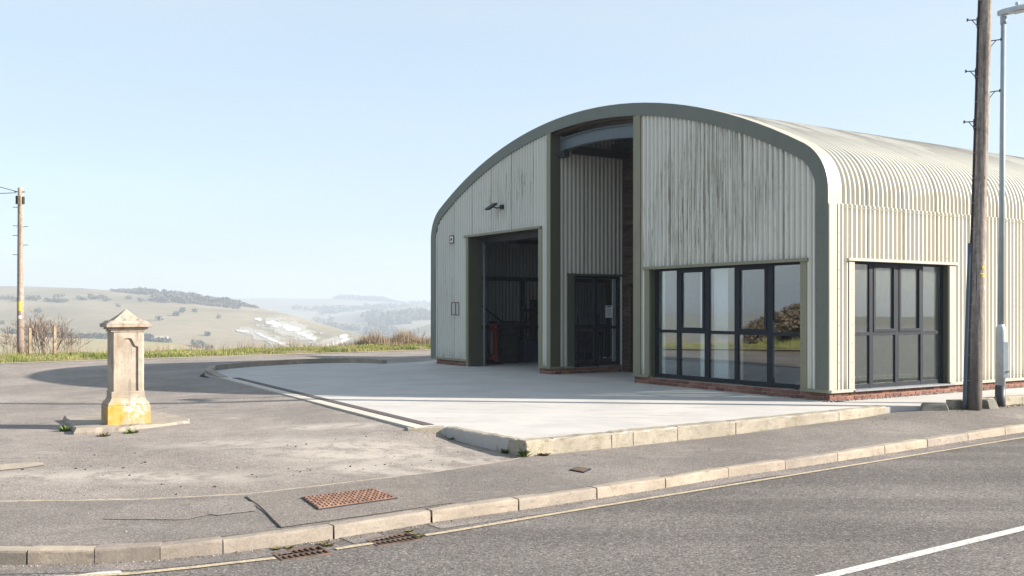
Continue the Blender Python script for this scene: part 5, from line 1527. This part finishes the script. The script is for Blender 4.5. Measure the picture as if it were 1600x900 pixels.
# arc positions: visible part of the verge is roughly .50 - .75 of the polyline
tot = len(bx)
def sfrac(x, y):
    return float(np.argmin((bx - x) ** 2 + (by - y) ** 2)) / (tot - 1)
sA, sB = sfrac(-17.5, 29), sfrac(0, 45)
blades('verge_grass', 70000, .02, 3.4, .04, .13, M_GRASS, sA - .03, sB, .03, 'rough green grass along the far side of the side road', 'grass')
blades('roadside_grass', 16000, .05, 3.2, .10, .30, M_GRASS, sfrac(-20.5, 0), sA - .03, .05, 'rough grass on the near left verge', 'grass')
blades('dry_grass', 12000, 2.0, 4.2, .15, .45, M_STRAW, sA - .03, sB, .014, 'dry straw stems behind the green verge', 'grass', .3, wpow=.6)
blades('reed_clump', 16000, 2.2, 6.5, .25, .62, M_STRAW, sfrac(-4.9, 40.8), sB, .022, 'tall dry stems beside the left end of the workshop', 'dry grass', .25)
blades('dark_stems', 5000, 2.6, 6.5, .3, .62, M_TWIGD, sfrac(-5.3, 40.4), sB, .02, 'dark dead stems among the dry grass by the workshop', 'dry grass', .5)

# bare twiggy shrubs
def shrub(name, loc, h, spread, n_stems, mat, label, cat='bush', seed=0, fine=4):
    rr = random.Random(seed); m = MB(); segs = []
    def grow(p, d, L, r, lv):
        q = p + d * L; segs.append((p, q, r, r * .65))
        if lv == 0: return
        for k in range(rr.choice((2, 3, 3))):
            nd = (d + Vector((rr.uniform(-1, 1), rr.uniform(-1, 1), rr.uniform(-.45, .75))) * .75).normalized()
            grow(p.lerp(q, rr.uniform(.45, 1)), nd, L * rr.uniform(.55, .8), r * .62, lv - 1)
    for k in range(n_stems):
        a = rr.uniform(0, 6.28); b = rr.uniform(0, spread)
        d = Vector((math.cos(a) * b, math.sin(a) * b, 1)).normalized()
        grow(Vector((math.cos(a) * b * h * .25, math.sin(a) * b * h * .25, -.05)), d, h * rr.uniform(.32, .45), h * .0062, fine)
    for (p, q, r0, r1) in segs: m.tube([p, q], [max(r0, .004), max(r1, .003)], 3, cap=False)
    o = m.build(name, mat); o.location = loc; tag(o, label, cat); return o
def onverge(px, w_):
    k = (px - 800) / F_PX; best = min(range(tot), key=lambda i: abs((bx[i] + nx_[i] * w_) / (by[i] + ny_[i] * w_) - k) if by[i] > 10 else 9)
    z = float(np.interp(w_, [p[0] for p in prof], [p[1] for p in prof])); return (bx[best] + nx_[best] * w_, by[best] + ny_[best] * w_, z)
shrub('bare_shrub', onverge(64, 3.4), 1.9, 1.0, 24, M_TWIG, 'bare twiggy bush with reddish stems behind the far left pole', seed=3, fine=4)
shrub('bare_shrub', onverge(90, 3.6), 1.35, 1.0, 9, M_TWIG, 'smaller bare bush right of the stakes behind the far left pole', seed=5, fine=3)
shrub('bare_shrub', onverge(20, 3.6), 1.2, .9, 9, M_TWIG, 'low bare bush just left of the far left pole', seed=8, fine=3)
shrub('bare_shrub', onverge(478, 4.6), .85, 1.1, 14, M_TWIGD, 'dark low bramble bush below the chalk scar', seed=11, fine=3)
shrub('bare_shrub', onverge(440, 4.6), .6, 1.1, 5, M_TWIGD, 'small dark bramble left of the bramble bush below the chalk scar', seed=12, fine=3)
shrub('bare_shrub', onverge(567, 4.0), .65, 1.1, 8, M_STRAW, 'low straw-coloured bush on the verge right of the chalk track', seed=14, fine=3)
shrub('bare_shrub', onverge(648, 4.6), 1.4, .9, 12, M_TWIGD, 'dark bare bush among tall dry stems beside the workshop', seed=15, fine=4)
shrub('bare_shrub', onverge(615, 4.6), .8, .9, 8, M_TWIGD, 'lower dark bush left of the tall dry stems by the workshop', seed=17, fine=3)
shrub('bare_sapling', onverge(356, 4.0), 1.25, .12, 1, M_TWIGD, 'lone thin bare sapling on the verge below the hill', 'sapling', seed=21, fine=1)
for (px, hgt, lab) in ((63, .95, 'left of two pale wooden stakes in front of the bare bush'), (71, 1.05, 'right of two pale wooden stakes in front of the bare bush')):
    x, y, z = onverge(px, 2.4); m = MB(); m.box(-.05, .05, -.04, .04, -.1, hgt); m.v[4] = (-.04, -.03, hgt + .03)
    o = m.build('wooden_stake', M_STRAW, bevel=.006); o.location = (x, y, z); o.rotation_euler = (0, 0, .8); tag(o, lab, 'stake', 'wooden stakes on the verge')

# overgrown hedge on the near left verge (outside the frame, mirrored in the big window)
sc_ = []
for k in range(900):
    t = R.random(); y = -6 + 30 * t; x = float(np.interp(y, [p[1] for p in vb[:12]], [p[0] for p in vb[:12]])) - R.uniform(1.6, 3.6)
    hh = 2.9 * min(1, (25.5 - y) / 4.5) * R.uniform(.0, 1) ** .8; sc_.append((x, y, hh * .8 - .1, R.uniform(.3, .5)))
clumps('hedge', sc_, M_HEDGE, 110, 'overgrown brown hedge along the near left verge', 'hedge', kind=None, ls=.42)

# ---- land to the right and behind, so the plateau does not end in the air
tag(sheet('plateau_ground', [VB + [(320, 100), (320, -160), (-22, -160)]], -.19, M_BANK), kind='structure')

# ================================================================== SMALL STUFF
def grit(name, pts, r0, r1, mat, label, cat='grit'):
    base = np.array([(1, 0, 0), (-1, 0, 0), (0, 1, 0), (0, -1, 0), (0, 0, 1), (0, 0, -1)], float)
    fc = np.array([(0, 2, 4), (2, 1, 4), (1, 3, 4), (3, 0, 4), (2, 0, 5), (1, 2, 5), (3, 1, 5), (0, 3, 5)])
    V, F_ = [], []
    for i, (x, y, z) in enumerate(pts):
        r = r0 + (r1 - r0) * R.random() ** 2
        b = base * NR.uniform(.55, 1.25, (6, 3)) * r * np.array([1, 1, .6]); a = R.uniform(0, 6.28); c, s_ = math.cos(a), math.sin(a)
        b = b @ np.array([[c, s_, 0], [-s_, c, 0], [0, 0, 1]]); V.append(b + np.array([x, y, z + r * .25])); F_.append(fc + 6 * i)
    o = npmesh(name, np.concatenate(V), np.concatenate(F_), mat); o['kind'] = 'stuff'; tag(o, label, cat); return o
pts = []
for k in range(520):
    x = R.uniform(-6, 1.5); y = yf(x) + abs(R.gauss(0, 1)) * 1.5 + .03
    if x > -.3 and y > 11.8: continue
    if (y - 13.3) * .496 + (x + 1.33) * .868 > -.05 and y > 13: continue
    pts.append((x, y, hfore(x, y)))
for k in range(120):
    x = R.uniform(-4, 8); y = R.uniform(yk(x) + .2, yf(x)); pts.append((x, y, hfoot(x, y)))
dk_ = []
for k in range(90):
    x = R.uniform(-6, 1); y = yf(x) + R.uniform(.05, 3.2)
    if x > -.6 or (y - 13.3) * .496 + (x + 1.33) * .868 > -.1 and y > 12.5: continue
    dk_.append((x, y, hfore(x, y)))
grit('dark_pebbles', dk_, .008, .021, M_MOSSD, 'dark clods and pebbles scattered on the side road tarmac')
grit('loose_grit', pts, .003, .011, M_PEB, 'loose dark and pale grit scattered on the tarmac')
pts = []
for k in range(1500):
    x = R.uniform(-4, 12); t = abs(R.gauss(0, 1)) * .05 + .0; q = off_line(x, t + .004); pts.append((q[0], q[1], KZ + .004))
grit('gutter_debris', pts, .003, .011, M_PEB, 'fine debris collected in the gutter along the kerb')
pts = []
for k in range(2600):
    v = R.uniform(-.15, 12) if k % 5 else R.uniform(-.1, .2); p = BP(v, -R.uniform(.02, .16) - (0), 0); pts.append((p.x, p.y, AZ + .002))
for k in range(160):
    p = BP(-R.uniform(.02, .10), R.uniform(-.1, 1.4), 0); pts.append((p.x, p.y, AZ + .002))
grit('pebble_strip', pts, .010, .028, M_PEB, 'strip of pebbles along the foot of the sunlit brick plinth', 'pebbles')
pts = []
for k in range(700):
    x = R.uniform(7.0, 11); t = abs(R.gauss(0, 1)) * .10; y = float(np.interp(x, [p[0] for p in kr], [p[1] for p in kr])) - t - .02; pts.append((x, y, hfoot(x, y)))
grit('kerb_litter', pts, .006, .022, M_MOSS, 'leaf litter and moss along the rear kerb by the poles', 'litter')

def weed(loc, r, n_, label, tall=1.0, mat=M_WEED):
    V = []
    for k in range(n_):
        a = R.uniform(0, 6.28); L = r * R.uniform(.5, 1.0); h = L * R.uniform(.3, 1.1) * tall; w_ = r * R.uniform(.10, .2)
        dx, dy = math.cos(a), math.sin(a); b0 = R.uniform(0, r * .25)
        p0 = np.array([dx * b0, dy * b0, 0]); p1 = np.array([dx * (b0 + L * .55) - dy * w_, dy * (b0 + L * .55) + dx * w_, h * .8]); p2 = np.array([dx * (b0 + L), dy * (b0 + L), h]); p3 = np.array([dx * (b0 + L * .55) + dy * w_, dy * (b0 + L * .55) - dx * w_, h * .8])
        V.append(np.stack([p0, p3, p2, p1]))
    o = npmesh('weed', np.concatenate(V), np.arange(4 * n_).reshape(-1, 4), mat); o.location = loc; tag(o, label, 'weed', 'weeds in the paving joints'); return o
def fz(x, y): return hfore(x, y)
for (px, py, z, r, n_, lab, t_, mt) in (
        (101, 675, .03, .095, 60, 'bright leafy weed at the left end of the pillar pad', 1.2, M_WEED), (163, 685, .02, .10, 70, 'flat mossy weed in front of the pillar pad, left of centre', .8, M_MOSS),
        (180, 683.5, .02, .09, 60, 'mossy tuft in front of the pad right under the plinth', .4, M_WEED), (205, 681, .02, .11, 70, 'low green tuft in front of the pad near its break', .9, M_WEED),
        (222, 676, .02, .09, 40, 'thin straw tuft at the break in the pad', .6, M_MOSS), (279, 657, .04, .07, 30, 'small weed behind the right end of the pad', .8, M_WEED),
        (206, 668, .09, .05, 22, 'tiny weed on the pad at the foot of the plinth', 1.2, M_WEED),
        (819, 715, .0, .10, 60, 'green weed at the apron corner, in front of the kerb', 1.2, M_WEED), (790, 709, .0, .08, 50, 'dark weed in the shade just left of the apron corner', .9, M_WEED),
        (851, 713, .0, .08, 60, 'round mossy tuft right of the apron corner', .7, M_MOSS), (704, 687, .05, .05, 24, 'tiny weed below the shaded side kerb', .8, M_WEED)):
    x, y = G(px, py, z); weed((x, y, z), r, n_, lab, t_, mt)
for k, (px, py) in enumerate(((432, 859), (450, 857), (505, 851), (515, 853), (640, 831), (648, 836), (656, 839))):
    x, y = G(px, py, KZ); weed((x, y, KZ + .002), .05, 40, ('mossy debris at the left corner of the left gully grating', 'mossy debris on the kerb side of the left gully grating', 'mossy debris at the right corner of the left gully grating', 'mossy debris just off the right end of the left gully grating', 'mossy debris on the kerb side of the right gully grating', 'mossy debris at the right corner of the right gully grating', 'mossy debris just off the right end of the right gully grating')[k], .4, M_MOSS)

# ================================================================== HAZE
hz = MB(); hz.box(-3900, 3900, -3600, 4100, -53, 62)
hm = bpy.data.materials.new('haze'); hm.use_nodes = True; hn_ = hm.node_tree
for n_ in list(hn_.nodes):
    if n_.type != 'OUTPUT_MATERIAL': hn_.nodes.remove(n_)
pv = hn_.nodes.new('ShaderNodeVolumePrincipled'); pv.inputs['Color'].default_value = (.64, .72, .84, 1); pv.inputs['Density'].default_value = .0005; pv.inputs['Anisotropy'].default_value = .2
hn_.links.new(pv.outputs[0], hn_.nodes['Material Output'].inputs['Volume'])
hzo = hz.build('haze', hm); hzo['kind'] = 'stuff'
